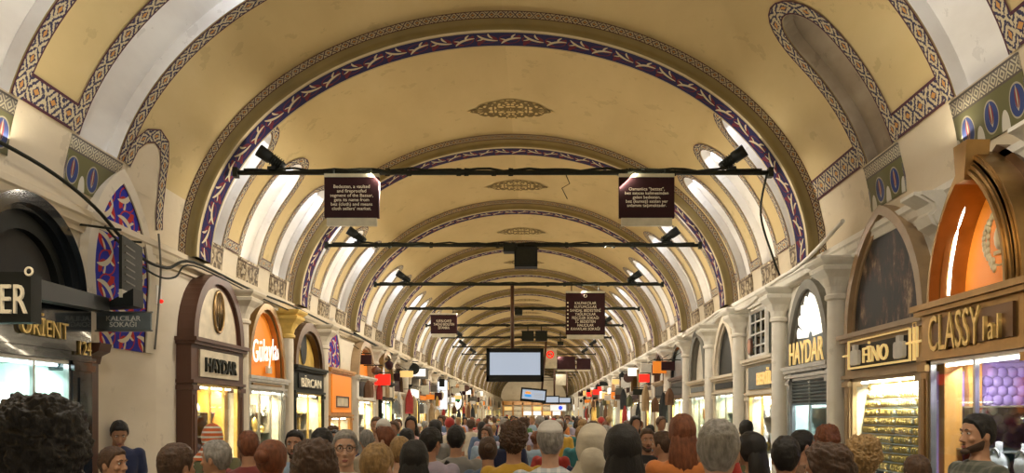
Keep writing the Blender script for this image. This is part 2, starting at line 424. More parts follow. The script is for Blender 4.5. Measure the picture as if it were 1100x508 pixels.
nwin = 0
def bay(i, y0, y1, kind):
    global nwin
    for side in (-1, 1):
        mbv = MB(); mbo = MB()
        zf = 4.5 if kind == 'near' else 4.2
        s0 = s_of_z(zf); s00 = s_of_z(3.8)
        if kind == 'near':
            xs = [(6.3, .34), (8.0, .35)] if side < 0 else [(6.33, .38), (8.2, .3)]
            tops = [s_of_x(2.4), s_of_x(1.9)] if side < 0 else [s_of_x(2.4), s_of_x(3.0)]
            bw = .17
        else:
            xs = [(y0 + .93, .36), (y0 + 2.36, .37), (y0 + 3.78, .36)]
            tops = [s_of_x(3.25 if side < 0 else 3.0)] * 3; bw = .13
            if kind == 'plain': xs = []; tops = []
        ns = [Niche(yc, w, s0, t) for (yc, w), t in zip(xs, tops)]
        rows = sorted(set([s00, (s00 + s0) / 2, s0] + [s0 + (STOP - s0) * q / 34 for q in range(1, 35)] +
                          [n.s1 - n.h + n.h * math.sin(PI / 2 * q / 8) for n in ns for q in range(9)]))
        def bounds(s):
            b = [y0]
            for n in ns: h = n.half(s) if s >= s0 - 1e-6 else 0.0; b += [n.yc - h, n.yc + h]
            return b + [y1]
        for ra, rb in zip(rows, rows[1:]):
            below = rb <= s0 + 1e-6
            A = bounds(ra if not below else 0); Bb = bounds(rb if not below else 0)
            if abs(ra - s0) < 1e-6 and not below: A = bounds(s0)
            for q in range(0, len(A), 2):
                m = max(1, int((A[q + 1] - A[q]) / .45))
                if m < 1: continue
                mbv.cur = 1 if below else 0
                mbv.grid(lambda a, b: vp(side, (A[q] + (A[q + 1] - A[q]) * a) * (1 - b) + (Bb[q] + (Bb[q + 1] - Bb[q]) * a) * b, ra + (rb - ra) * b), m, 1)
        # niches
        dep = .13
        for j, n in enumerate(ns):
            nwin += 1; mw = MB(); ol = n.outline()
            K = len(ol)
            w = MB()
            w.grid(lambda a, b: vp(side, ol[int(round(a * (K - 1)))][0], ol[int(round(a * (K - 1)))][1], -dep * b), K - 1, 1, smooth=False)
            # long sides subdivided to follow the curve
            w = MB(); pts = []
            for (a, b_), (c, d) in zip(ol, ol[1:]):
                k = max(1, int(math.hypot(c - a, d - b_) / .12)); pts += [(a + (c - a) * t / k, b_ + (d - b_) * t / k) for t in range(k)]
            pts.append(ol[-1]); KK = len(pts)
            w.grid(lambda a, b: vp(side, *pts[int(round(a * (KK - 1)))], -dep * b), KK - 1, 1, smooth=False)
            w.grid(lambda a, b: vp(side, n.yc - n.w + 2 * n.w * a, n.s0, -dep * b), 1, 1, smooth=False)
            w.grid(lambda a, b: (lambda s: vp(side, n.yc + n.half(s) * (2 * a - 1), s, -dep))(n.s0 + (n.s1 - n.s0) * (1 - (1 - b) ** 1.5)), 4, 22)
            st = kind == 'near' and side > 0 and j == 1
            ln = ('stained grey niche' if st else 'whitewashed light niche') + ' with painted scrollwork border'
            wo = struct(f'window_{nwin}', w, M['stained'] if st else M['white'], label=ln)
            bmb = MB(); ribbon(bmb, side, [(p[0], p[1]) for p in ol], bw, shift=bw / 2 + .005)
            bo = build('painted_border', bmb, M['orn'], wo)
            fr = MB(); g = .1
            if kind == 'near': patch(fr, side, n.yc - n.w - g, n.yc + n.w + g, 4.0, zf - .02, .02); fm = M['tulip']
            else: patch(fr, side, n.yc - n.w - .06, n.yc + n.w + .06, 3.86, zf - .01, .02); fm = M['carved']
            build('frieze_panel', fr, fm, wo)
            # daylight falling down the niche from its head
            c = Vector(vp(side, n.yc, n.s1 - .12, -dep * .45)); t0 = Vector(vp(side, n.yc, n.s1 - 1.0, -dep * .8)); 
            if y0 < 50 and not st:
                area('niche_daylight', c, t0 - c, n.w * .9, .2, (24 if kind == 'near' else 8) if side < 0 else (17 if kind == 'near' else 5), (.84, .9, 1))
        # horizontal borders between niches
        edges = [y0 + (.5 if kind != 'plain' else .5)] + [v for n in ns for v in (n.yc - n.w - bw, n.yc + n.w + bw)] + [y1 - .02]
        for q in range(0, len(edges), 2):
            a, b = edges[q], edges[q + 1]
            if b - a < .1: continue
            if kind == 'near' and side < 0 and q == len(edges) - 2: continue
            hb = bw * (1.5 if kind == 'near' else 1.15); ribbon(mbo, side, [(a - .01, s0 + hb * .5), (b + .01, s0 + hb * .5)], hb, off=.015)
        if kind == 'near' and side < 0:
            pth = [(8.52, s0 + .0)]
            for yy, zz in ((8.56, 4.72), (8.68, 4.86), (8.86, 4.92), (9.06, 4.88), (9.22, 4.72), (9.36, 4.4), (9.46, 4.0)): pth.append((yy, s_of_z(zz)))
            ribbon(mbo, side, pth, bw * .95, off=.018)
        nm = 'ceiling_left' if side < 0 else 'ceiling_right'
        if kind == 'near' and side < 0: mbv.cur = 1; mbv.grid(lambda a, b: vp(side, 8.56 + .82 * a, s_of_z(4.3) + (s_of_z(4.35 + .5 * math.sin(PI * (.12 + .76 * a)) ** .6) - s_of_z(4.3)) * b, .012), 14, 6)
        co = struct(nm, mbv, [M['ochre'], M['cream']], weld=True, loc=(side * 3, y0, 3.9))
        if mbo.v: build('painted_border', mbo, M['orn'], co)
# medallions
def medallion(yc, parent=None):
    mb = MB(); n = 40
    def rad(a):
        return 1 + .06 * math.cos(8 * a)
    def fn(a, b):
        t = 2 * PI * a; r = b * rad(t); x = r * .62 * math.cos(t); d = r * .4 * math.sin(t) * (1 - .45 * abs(math.cos(t)) ** 3)
        xx = x * (1 + .12 * abs(math.cos(t)) ** 6)
        th = math.acos(xx / A_); return (xx, yc + d, Z0 + (B_ - .015) * math.sin(th), xx, d)
    mb.grid(fn, n, 6)
    return struct('trim_medallion', mb, M['medal'])
ys = ARCHES + [END]
for i in range(len(ARCHES)):
    kind = 'near' if i == 1 else ('plain' if i == 0 else 'std')
    bay(i, ys[i], ys[i + 1], kind)
    if i >= 2: medallion(ys[i] + 3.2)
bay(99, -4.0, 0.0, 'plain')

# ------------------------------------------------------------------ transverse arches
def ell_strip(mb, y0, y1, o0, o1, n=64, zb=3.8, uvw=None):
    L = [0]
    def P(k, o): t = PI * k / n; return ((A_ - o) * math.cos(t), Z0 + (B_ - o) * math.sin(t))
    for k in range(n): a, b = P(k, o0), P(k + 1, o0); L.append(L[-1] + math.hypot(a[0] - b[0], a[1] - b[1]))
    def fn(a, b):
        k = int(round(a * n)); o = o0 + (o1 - o0) * b; p = P(k, o)
        return (p[0], y0 + (y1 - y0) * b, p[1], L[k], b if uvw is None else b * uvw)
    mb.grid(fn, n, 1)
for i, D in enumerate(ARCHES):
    mb = MB()
    prof = [(0, 0), (.1, 0), (.12, .03), (.16, .045), (.2, .02), (.22, .04), (.22, .5), (0, .5)]
    for (o0, d0), (o1, d1) in zip(prof, prof[1:]): ell_strip(mb, D + d0, D + d1, o0, o1)
    t = struct(f'trim_{i + 1}', mb, M['olive'], label='olive moulded transverse arch of the vault', loc=(0, D, 3.8))
    m2 = MB(); ell_strip(m2, D - .006, D - .006, .0, .095); build('painted_border', m2, M['orn_s'], t)
    m3 = MB(); ell_strip(m3, D + .04, D + .04, .224, .2); ell_strip(m3, D + .036, D + .07, .224, .226); build('cream_edge', m3, M['creamline'], t)
    m4 = MB(); ell_strip(m4, D + .07, D + .49, .226, .226, uvw=.42); build('soffit_band', m4, M['soffit'], t)

# ------------------------------------------------------------------ cornices and walls
for side, nm in ((-1, 'trim_cornice_left'), (1, 'trim_cornice_right')):
    mb = MB(WALL[side])
    prof = [(0.0, 3.6), (.04, 3.6), (.05, 3.64), (.08, 3.67), (.1, 3.73), (.12, 3.75), (.12, 3.81), (.04, 3.85), (0.0, 3.85), (-.1, 3.85), (-.1, 3.6)]
    n = len(prof); y0, y1 = -4.0, END
    v = [(y0, z, w) for w, z in prof] + [(y1, z, w) for w, z in prof]
    mb.add(v, [(i, (i + 1) % n, n + (i + 1) % n, n + i) for i in range(n)] + [tuple(range(n)), tuple(range(2 * n - 1, n - 1, -1))])
    struct(nm, mb, M['cream'] if side < 0 else M['stone'])
mb = MB(); mb.box(-5.2, 5.2, -4.0, 104.2, -.1, 0); struct('floor', mb, M['marble'])
mb = MB(); mb.box(-5.2, 5.2, 104, 104.2, 0, 7.2); struct('wall_end', mb, M['cream'])
# ------------------------------------------------------------------ shops
ORD = 'first second third fourth fifth sixth seventh eighth ninth tenth eleventh twelfth thirteenth fourteenth fifteenth sixteenth'.split()
def where(y):
    k = int((y - 10.2) / 4.4 + .5)
    return ORD[max(0, min(15, k))] + ' tie rod'
OPEN = {-1: [], 1: []}
ZT = 2.35
def sidename(s): return 'left' if s < 0 else 'right'
def shop(side, u0, u1, label, w=.15, frame='brown', tymp='creamp', sign='creamp', band='brown', back='velvet', jamb=None, akind='round',
         hw=None, zs=2.78, rise=.8, zt=2.2, fasc=None, uc=None, thick=.14, pilw=.13, wf='silver', lightcol=WARM, power=9, goods=True, led='led', tw=.03, wleft=None, arch_on=True, mull=1, name='shop_front', sill=.85, glassm='glass'):
    OPEN[side].append((u0, u1)); W = WALL[side]; uc = uc or (u0 + u1) / 2; hw = hw or (u1 - u0) / 2 - .02; F_ = M[frame]
    T = thing(name, label, 'shop front', tuple(W(uc, 0, 0)))
    for uu in (u0, u1 - pilw):
        mb = MB(W); mb.box(uu, uu + pilw, 0, zt, -.58, w); mb.box(uu - .02, uu + pilw + .02, 0, .22, -.02, w + .02); mb.box(uu - .02, uu + pilw + .02, zt - .09, zt - .03, -.02, w + .025); mb.box(uu + pilw * .3, uu + pilw * .7, .3, zt - .15, w, w + .012)
        build('jamb', mb, M[jamb] if jamb else F_, T)
    mb = MB(W); mb.box(u0, u1, 0, sill, -.56, w - .03); mb.box(u0 + pilw, u1 - pilw, sill, sill + .04, -.56, w); build('stall_riser', mb, F_, T)
    zf = fasc or (zs - zt)
    mb = MB(W); mb.box(u0, u1, zt, zs, -.1, w - .01); mb.box(u0 - .03, u1 + .03, zs - .05, zs - .01, 0, w + .05); mb.box(u0 - .05, u1 + .05, zs - .01, zs + .04, 0, w + .08); mb.box(u0 - .02, u1 + .02, zt, zt + .04, 0, w + .03)
    fa = build('fascia', mb, F_, T)
    mb = MB(W); mb.box(u0 + .22, u1 - .22, zt + .09, zs - .1, w - .01, w + .012); build('sign_board', mb, M[sign], T)
    if arch_on:
        o = arch(uc, hw, zs + .04, rise, akind, 28); i1 = arch(uc, hw - thick, zs + .04, rise - thick, akind, 28); i2 = arch(uc, hw - thick - .05, zs + .04, rise - thick - .05, akind, 28)
        mb = MB(W); mb.band(o, i1, 0, w + .02); mb.band(i1, i2, 0, w - .03); build('arch_frame', mb, M[band], T)
        mb = MB(W); mb.prism(i2, 0, tw); build('tympanum', mb, M[tymp], T)
    # window box
    a, b = u0 + pilw, u1 - pilw; mb = MB(W); fr = .035
    mb.box(a, a + fr, sill, zt, w - .07, w - .02); mb.box(b - fr, b, sill, zt, w - .07, w - .02); mb.box(a, b, zt - fr, zt, w - .07, w - .02); mb.box(a, b, sill, sill + fr, w - .07, w - .02)
    for q in range(1, mull + 1): c = a + (b - a) * q / (mull + 1); mb.box(c - .015, c + .015, sill, zt, w - .065, w - .03)
    build('window_frame', mb, M[wf], T)
    mb = MB(W); mb.box(a, b, sill, zt, w - .05, w - .045); build('pane', mb, M[glassm], T)
    mb = MB(W); mb.box(a, b, sill, zt, -.56, -.53); mb.box(a, a + .015, sill, zt, -.53, w - .08); mb.box(b - .015, b, sill, zt, -.53, w - .08); mb.box(a, b, zt - .02, zt, -.53, w - .08); build('display_lining', mb, M[back], T)
    mb = MB(W); mb.tube([(a + .06, zt - .045, w - .12), (b - .06, zt - .045, w - .12)], .014, 6); build('light_tube', mb, M[led], T)
    if power:
        if u0 < 19: p = W((a + b) / 2, sill + .08, w - .09); area('display_fill', p, (side * 1, 0, .55), (b - a) * .8, .06, power * .5, lightcol)  # extra fill without a fixture, added low in the window to brighten the goods
        p = W((a + b) / 2, zt - .08, w - .2); area('display_light', p, (side * .55, 0, -1), (b - a) * .8, .12, power, lightcol)
    if goods:
        mb = MB(W)
        nS = 3
        for k in range(nS):
            z = sill + .3 + k * (zt - sill - .35) / nS; mb.slot(0).box(a + .02, b - .02, z, z + .012, -.52, w - .14 - .06 * k)
        build('shelf', mb, M['glassd'] if False else M['silver'], T)
    T['_w'] = w; return T
def goods(T, side, u0, u1, sill, zt, mats, seed, n=26, big=1.0):
    rr = random.Random(seed); mb = MB(WALL[side])
    for k in range(n):
        mb.slot(rr.randrange(len(mats))); u = rr.uniform(u0 + .2, u1 - .2); z = sill + .06 + rr.randrange(4) * (zt - sill - .2) / 4; w = rr.uniform(-.4, -.05); t = rr.random()
        h = rr.uniform(.08, .24) * big
        if t < .35: mb.sph((u, z + h / 2, w), (rr.uniform(.04, .08) * big, h / 2, .05), 8, 6)
        elif t < .7: mb.box(u - .05 * big, u + .05 * big, z, z + h, w - .03, w + .03, .02)
        else: mb.torus((u, z + h / 2, w), .05 * big, .014, 'z', 12, 5)
    return tag(build('shop_stock', mb, [M[m] for m in mats], T), kind='stuff')

# left 1: black granite
T = shop(-1, 5.5, 7.72, 'black granite jeweller front with gold ORIENT lettering and round arch', w=.2, frame='granite', band='granite', tymp='dark', sign='granite', back='pale', uc=6.8, hw=.8, zs=2.86, rise=.8, zt=2.3, thick=.1, wf='silver', power=60, lightcol=(.8, 1, .95), led='ledc', pilw=.32, mull=2)
text('lettering', 'ORİENT', T, M['gold'], LW(6.92, 2.58, .22), .66, .2, 'L', .03)
text('lettering', '124', T, M['gold'], LW(7.56, 2.43, .21), .2, .13, 'L', .02)
o = arch(6.8, .68, 2.9, .68, 'round', 28); i1 = arch(6.86, .5, 2.9, .5, 'round', 28); mb = MB(LW); mb.band(o, i1, .02, .1); build('inner_arch', mb, M['black'], T)
goods(T, -1, 5.8, 7.5, .85, 2.2, ['pearl', 'silver', 'pale'], 3, 16)
# left 2: brown kiosk
T = shop(-1, 9.95, 11.7, 'brown wooden kiosk with oval grille above a cream HAYDAR sign', w=.2, frame='brown', band='brown', tymp='creamp', sign='creamp', back='velvet', zs=2.74, rise=.92, thick=.13, zt=2.2, pilw=.16, wf='gold', power=70, tw=.17, mull=2)
text('lettering', 'HAYDAR', T, M['iron'], LW(10.83, 2.45, .21), 1.05, .19, 'L', .03, bold=.02)
mb = MB(LW); mb.grid(lambda a, b: (10.83 + .17 * b * math.cos(2 * PI * a), 3.2 + .28 * b * math.sin(2 * PI * a), .175), 28, 2)
om = build('oval_grille', mb, M['iron'], T)
mb = MB(LW)
for q in range(-2, 3):
    hh = .28 * math.sqrt(1 - (q / 3) ** 2); mb.tube([(10.83 + q * .055, 3.2 - hh, .19), (10.83 + q * .055, 3.2 + hh, .19)], .007, 5)
mb.torus((10.83, 3.2, .19), .17, .014, 'z', 28, 6, (1, 1.65)); build('grille_bars', mb, M['bronze'], om)
goods(T, -1, 10.1, 11.6, .85, 2.2, ['gold', 'gold', 'pearl'], 4, 30)
mb = MB(LW); mb.box(11.3, 11.48, .9, 2.15, -.5, .05); build('wooden_panel', mb, M['wood'], T)
# left 3: orange
T = shop(-1, 11.98, 13.8, 'shop with glowing orange arch and white script Gülaylar', w=.15, frame='silver', band='bronze', tymp='orange', sign='bronze', back='velvet', zs=2.36, rise=1.2, zt=2.2, thick=.1, power=80, pilw=.12, wf='silver', mull=2)
text('lettering', 'Gülaylar', T, M['whitelet'], LW(13.0, 2.8, .1), 1.3, .48, ((0, 1, .1), (0, 0, 1), (1, 0, 0)), .01, spacing=1.08)
mb = MB(LW); mb.box(13.05, 13.25, 2.48, 2.6, .06, .1); build('small_plate', mb, M['creamp'], T)
goods(T, -1, 12.1, 13.7, .85, 2.2, ['pearl', 'silver', 'gold', 'white3'], 5, 40, 1.2)
# left 4: yellow arch
T = shop(-1, 14.22, 16.2, 'shop with yellow arch, dark oval window and dark BİRCAN sign', w=.18, frame='iron', band='darkbronze', tymp='yellow', sign='black', back='velvet', zs=2.66, rise=.85, zt=2.2, thick=.16, power=70, wf='gold', tw=.04)
text('lettering', 'BİRCAN', T, M['letter'], LW(15.2, 2.42, .2), 1.3, .22, 'L', .02)
mb = MB(LW); mb.grid(lambda a, b: (15.2 + .2 * b * math.cos(2 * PI * a), 3.08 + .32 * b * math.sin(2 * PI * a), .06), 24, 2); build('oval_window', mb, M['black'], T)
goods(T, -1, 14.4, 16, .85, 2.2, ['gold', 'pearl', 'yellow'], 6, 30, 1.1)
# left 5: orange panelled stall
T = shop(-1, 16.5, 18.6, 'orange panelled stall with a framed cream notice', w=.2, frame='wood', arch_on=False, sign='orange', back='velvet', zs=2.75, zt=1.75, power=30, wf='wood')
mb = MB(LW); mb.box(17.0, 18.1, 1.95, 2.2, .2, .225); n_ = build('notice_board', mb, M['creamp'], T)
mb = MB(LW); mb.band([(17.0, 1.95), (17.0, 2.2), (18.1, 2.2), (18.1, 1.95), (17.0, 1.95)], [(17.04, 1.98), (17.04, 2.17), (18.06, 2.17), (18.06, 1.98), (17.04, 1.98)], .225, .24); build('notice_frame', mb, M['brown'], n_)
goods(T, -1, 16.7, 18.4, .85, 1.75, ['gold', 'pearl', 'orange'], 7, 20)

# right 1: CLASSY
T = shop(1, 5.35, 6.93, 'bronze jeweller front with orange lit pointed arch and CLASSY lettering', w=.3, frame='bronze', band='bronze', tymp='orange', sign='darkbronze', back='purple', akind='point', uc=6.14, hw=.62, zs=2.7, rise=1.1, zt=2.26, thick=.05, power=26, lightcol=(1, .97, 1), pilw=.1, wf='silver', tw=.06, mull=1)
text('lettering', 'CLASSY', T, M['gold'], RW(6.36, 2.48, .31), .78, .3, 'R', .016)
text('lettering', '1a1', T, M['gold'], RW(5.8, 2.44, .31), .2, .18, 'R', .03)
mb = MB(RW)
for q in range(4): mb.band(arch(6.14, .56 + .035 * q, 2.74, .98 + .04 * q, 'point', 30), arch(6.14, .53 + .035 * q, 2.74, .95 + .04 * q, 'point', 30), .05, .36 - .02 * q)
build('stepped_moulding', mb, M['bronze'], T)
mb = MB(RW); mb.band(arch(6.1, .72, 2.72, 1.16, 'point', 30), arch(6.14, .62, 2.72, 1.08, 'point', 30), .02, .12); build('fan_surround', mb, M['darkbronze'], T)
mb = MB(RW); mb.prism([(6.08, 3.6), (6.2, 3.6), (6.24, 3.9), (6.04, 3.9)], .2, .38); build('keystone', mb, M['bronze'], T)
mb = MB(RW); mb.tube([(6.66, 2.8, .2), (6.62, 3.05, .2), (6.52, 3.32, .2), (6.36, 3.54, .2)], .012, 6); build('light_tube', mb, M['led'], T)
# laurel wreath emblem
mb = MB(RW); cu, cz = 5.98, 3.14
for sg in (-1, 1):
    pts = [(cu + sg * .17 * math.sin(a), cz - .21 * math.cos(a), .16) for a in [i * 2.7 / 12 for i in range(13)]]
    mb.tube(pts, .008, 6)
    for k in range(1, 13):
        p = pts[k]; a = k * 2.7 / 12
        for dd in (-1, 1):
            q = (p[0] + sg * .03 * math.cos(a) * 1 + dd * .03 * math.sin(a), p[1] + .05 * math.sin(a) * .6 + dd * .03 * math.cos(a), .17)
            mb.sph(q, (.024, .034, .012), 8, 5)
mb.sph((cu, cz, .16), (.07, .1, .03), 12, 8); mb.box(cu - .02, cu + .02, cz + .08, cz + .2, .14, .18)
mb.box(cu - .055, cu + .055, cz - .13, cz - .1, .14, .18)
build('wreath_emblem', mb, M['palegold'], T)
mb = MB(RW)
for i in range(4):
    for j in range(13):
        w_ = -.5 + i * .085 + (j % 2) * .04; z = 1.2 + j * .08
        mb.sph((6.79, z, w_), (.03, .054, .052), 8, 5)
mb.box(6.79, 6.81, .9, 2.24, -.53, -.16); build('tufted_panel', mb, M['purple'], T)
mb = MB(RW); mb.box(6.74, 6.82, .9, 2.24, -.13, -.02); build('wooden_panel', mb, M['wood'], T)
mb = MB(RW); mb.box(6.72, 6.82, .9, 2.24, .05, .2); build('wooden_panel', mb, M['wood'], T)
# right 2: gothic mural with bangle window
T = shop(1, 7.2, 9.12, 'tan pointed arch with dark gothic city mural above a window of gold bangles', w=.12, frame='wood2', band='wood2', tymp='mural', sign='dark', back='velvet', akind='point', hw=.93, zs=2.66, rise=1.26, zt=2.2, thick=.1, power=170, wf='wood2', tw=.07, arch_on=True, pilw=.15, mull=0, lightcol=(1, .86, .6))
mb = MB(RW)
def fr(mb, a0, a1, b0, b1, t, c0, c1): mb.box(a0, a1, b0, b0 + t, c0, c1); mb.box(a0, a1, b1 - t, b1, c0, c1); mb.box(a0, a0 + t, b0 + t, b1 - t, c0, c1); mb.box(a1 - t, a1, b0 + t, b1 - t, c0, c1)
fr(mb, 7.42, 8.9, 2.3, 2.62, .02, .15, .17); fr(mb, 7.28, 7.36, 2.3, 2.66, .018, .15, .17); mb.box(8.9, 9.05, 2.45, 2.47, .15, .17); mb.box(7.2, 7.5, 2.46, 2.48, .15, .17)
build('gilded_frame', mb, M['goldlet'], T)
text('lettering', 'FİNO', T, M['goldlet'], RW(8.2, 2.46, .15), .6, .22, 'R', .02)
mb = MB(RW)
for uu in (8.68, 7.62): mb = MB(RW); mb.box(uu - .1, uu + .1, 2.34, 2.5, .15, .19, .02); mb.box(uu - .04, uu + .04, 2.5, 2.56, .15, .19); build('sign_lamp', mb, M['white2'], T)
# right 3: lit fan window and shutter
T = shop(1, 9.62, 11.28, 'shop with white lit fan window and HAYDAR letters over a steel shutter', w=.1, frame='silver', band='grey', tymp='shutter', sign='shutter', back='pale', zs=2.42, rise=1.12, zt=2.3, thick=.13, power=45, lightcol=(.85, .95, 1), led='ledc', wf='silver', mull=1, pilw=.12)
mb = MB(RW); oo = arch(10.42, .5, 2.5, .86, 'round', 24)
for k in range(9):
    a0 = PI * k / 9 + .04; a1 = PI * (k + 1) / 9 - .04
    mb.prism([(10.42 + .1 * math.cos(a0), 2.82 + .08 * math.sin(a0)), (10.42 + .5 * math.cos(a0), 2.82 + .54 * math.sin(a0)), (10.42 + .53 * math.cos((a0 + a1) / 2), 2.82 + .6 * math.sin((a0 + a1) / 2)), (10.42 + .5 * math.cos(a1), 2.82 + .54 * math.sin(a1)), (10.42 + .1 * math.cos(a1), 2.82 + .08 * math.sin(a1))], .05, .07)
build('fan_light', mb, M['whitelet'], T)
text('lettering', 'HAYDAR', T, M['goldlet'], RW(10.42, 2.63, .12), 1.3, .3, 'R', .015)
mb = MB(RW)
for k in range(8): z = 2.28 - k * .045; mb.prism_x([(z, .05), (z - .02, .085), (z - .045, .05)], 9.76, 11.14)
build('roller_shutter', mb, M['shutter'], T)
# right 4: BERİL
T = shop(1, 11.9, 13.6, 'shop with gold BERİL letters on grey and pink lit necklace window', w=.08, frame='pier', arch_on=False, sign='shutter', back='velvet', zs=2.68, zt=2.12, power=70, lightcol=(1, .85, .75), wf='gold', pilw=.14)
text('lettering', 'BERİL', T, M['goldlet'], RW(12.35, 2.4, .1), .8, .26, 'R', .03, bold=.02)
goods(T, 1, 12, 13.4, .85, 2.1, ['gold', 'white3', 'white3', 'pearl'], 9, 22, 1.3)
# right 5, 6
T = shop(1, 14.2, 16.0, 'dark fronted shop with hanging black cloth in pointed arch', w=.1, frame='pier', band='pier', tymp='black', sign='black', back='pale', akind='point', zs=2.5, rise=1.15, zt=2.2, power=40, pilw=.12)
goods(T, 1, 14.3, 15.9, .85, 2.1, ['gold', 'white3', 'pale'], 10, 22, 1.3)
T = shop(1, 16.5, 18.3, 'shop with round grey arch ring and fan grille', w=.14, frame='pier', band='grey', tymp='stone', sign='shutter', back='pale', zs=2.5, rise=1.15, zt=2.2, power=40, thick=.2)
goods(T, 1, 16.6, 18.2, .85, 2.1, ['gold', 'white3', 'wood'], 11, 22, 1.3)

# shops further down the aisle
FR = ['brown', 'granite', 'bronze', 'wood2', 'pier', 'silver', 'darkbronze', 'wood', 'stone', 'iron']
TY = ['orange', 'creamp', 'yellow', 'dark', 'shutter', 'whitelet', 'white2', 'maroon']
NM = dict(brown='brown wood', granite='black granite', bronze='bronze', wood2='tan wood', pier='cream plaster', silver='brushed steel', darkbronze='dark bronze', wood='honey wood', stone='pale stone', iron='dark iron',
          orange='glowing orange', creamp='cream', yellow='yellow', dark='black', shutter='grey', whitelet='white lit', white2='white', maroon='maroon')
COLU = {-1: [4.9, 11.84, 14.02, 16.36], 1: [9.37, 11.6, 13.9, 16.25, 18.75]}
for side, y in ((-1, 19.2), (1, 19.1)):
    rr = random.Random(41 + side); seen = set(); i = 0
    while y < 95:
        if len(seen) > 70: break
        wd = rr.uniform(1.8, 2.3); f = rr.choice(FR); t = rr.choice(TY)
        while (f, t) in seen: f = rr.choice(FR); t = rr.choice(TY)
        seen.add((f, t)); sg = rr.choice(TY)
        ak = rr.choice(['round', 'point', 'round'])
        lab = f'{NM[f]} shop front with {NM[t]} {"pointed" if ak == "point" else "round"} arch, {sidename(side)} side near the {where(y + 1)}'
        T = shop(side, y, y + wd, lab, w=rr.uniform(.05, .25), frame=f, band=rr.choice(FR), tymp=t, sign=sg, back=rr.choice(['velvet', 'velvet', 'pale']), akind=ak,
                 zs=rr.uniform(2.45, 2.8), rise=.9, zt=rr.uniform(2.1, 2.3), power=rr.choice([60, 75, 90]), lightcol=rr.choice([WARM, (1, .85, .6), (.9, .97, 1)]), wf=rr.choice(['gold', 'silver']), goods=y < 40, led=rr.choice(['led', 'ledc']))
        goods(T, side, y, y + wd, .85, 2.1, rr.sample(['gold', 'gold', 'white3', 'pearl', 'yellow', 'orange', 'red', 'whitelet', 'goldlet', 'purple'], 5), i * 7 + side, 26 if y < 45 else 12, 1.3)
        y += wd + .55; COLU[side].append(y - .275); i += 1

# walls with their shop openings
for side, nm in ((-1, 'wall_left'), (1, 'wall_right')):
    mb = MB(WALL[side]); mb.box(-4.0, END + 6, ZT, 3.8, -.6, 0); mb.box(-4.0, END + 6, 0, 3.8, -.75, -.6)
    ed = [-4.0] + [v for ab in sorted(OPEN[side]) for v in ab] + [END + 6]
    for q in range(0, len(ed), 2): mb.box(ed[q], ed[q + 1], 0, ZT, -.6, 0)
    struct(nm, mb, M['pier'] if side < 0 else M['stone'])
mb = MB(LW); mb.box(7.85, 9.28, 0, 3.72, 0, .07); struct('wall_pier', mb, M['pier'])

# columns with flared capitals
def column(side, u, label, mat, cap):
    W = WALL[side]; c = W(u, 0, .12)
    T = thing('shop_column', label, 'column', tuple(c), 'columns between the shop fronts')
    mb = MB(); mb.lathe([(0, .0), (.17, .0), (.17, .12), (.14, .15), (.15, .2), (.11, .26)], (c.x, c.y), 16); build('plinth', mb, M[mat], T)
    mb = MB(); mb.lathe([(.11, .26), (.105, 1.2), (.1, 3.16)], (c.x, c.y), 16); build('shaft', mb, M[mat], T)
    mb = MB(); prof = [(.1, 3.14), (.13, 3.16), (.13, 3.2), (.11, 3.22), (.12, 3.3), (.16, 3.4), (.23, 3.48), (.24, 3.52), (.21, 3.54), (.26, 3.58), (.28, 3.61), (.28, 3.63)]
    def fn(a, b):
        r, z = pr(prof, b); t = 2 * PI * a + PI / 4; q = 1 / max(abs(math.cos(t)), abs(math.sin(t))); k = min(1, max(0, (z - 3.24) / .2)); r2 = r * (1 + (q - 1) * k); return (c.x + r2 * math.cos(t), c.y + r2 * math.sin(t), z)
    mb.grid(fn, 24, len(prof) - 1, smooth=False); mb.add([fn(i / 24, 1) for i in range(24)], [tuple(range(24))]); build('capital', mb, M[cap], T)
    return T
for side in (-1, 1):
    for k, u in enumerate(COLU[side]):
        column(side, u, f'slender {"yellow capped" if side < 0 and k == 2 else "cream"} column with flared capital, {ORD[k] if k < 16 else "distant"} on the {sidename(side)} wall', 'stone' if side > 0 else 'pier', 'yellow' if side < 0 and k == 2 else ('stone' if side > 0 else 'pier'))
# scrolled brackets under the right cornice
for u, z, l in ((7.06, 3.15, 'white scrolled bracket between the CLASSY arch and the gothic mural'), (5.42, 3.2, 'white scrolled bracket on the near side of the CLASSY arch')):
    mb = MB(RW); P = [(z, 0), (z, .04), (z + .1, .06), (z + .2, .05), (z + .27, .1), (z + .32, .2), (z + .4, .24), (z + .44, .2), (z + .5, .22), (z + .56, .33), (z + .57, .36), (z + .6, .36), (z + .62, 0)]
    mb.prism_x(P, u - .13, u + .13); mb.prism_x([(a, b * .85) for a, b in P], u - .16, u - .13); mb.prism_x([(a, b * .85) for a, b in P], u + .13, u + .16)
    tag(build('scrolled_bracket', mb, M['stone']), l, 'bracket')
# left pilaster of brown wood beside the ORIENT shop
T = thing('wooden_pilaster', 'brown wooden pilaster between the black ORIENT shop and the cream pier', 'pilaster', tuple(LW(7.8, 0, .1)))
mb = MB(LW); mb.box(7.74, 7.9, .2, 2.3, 0, .16); build('shaft', mb, M['brown'], T)
mb = MB(LW); mb.prism_x([(2.3, 0), (2.3, .16), (2.38, .18), (2.42, .26), (2.5, .28), (2.5, 0)], 7.72, 7.93); build('capital', mb, M['brown'], T)
mb = MB(LW); mb.box(7.72, 7.93, 0, .2, 0, .2); build('plinth', mb, M['brown'], T)

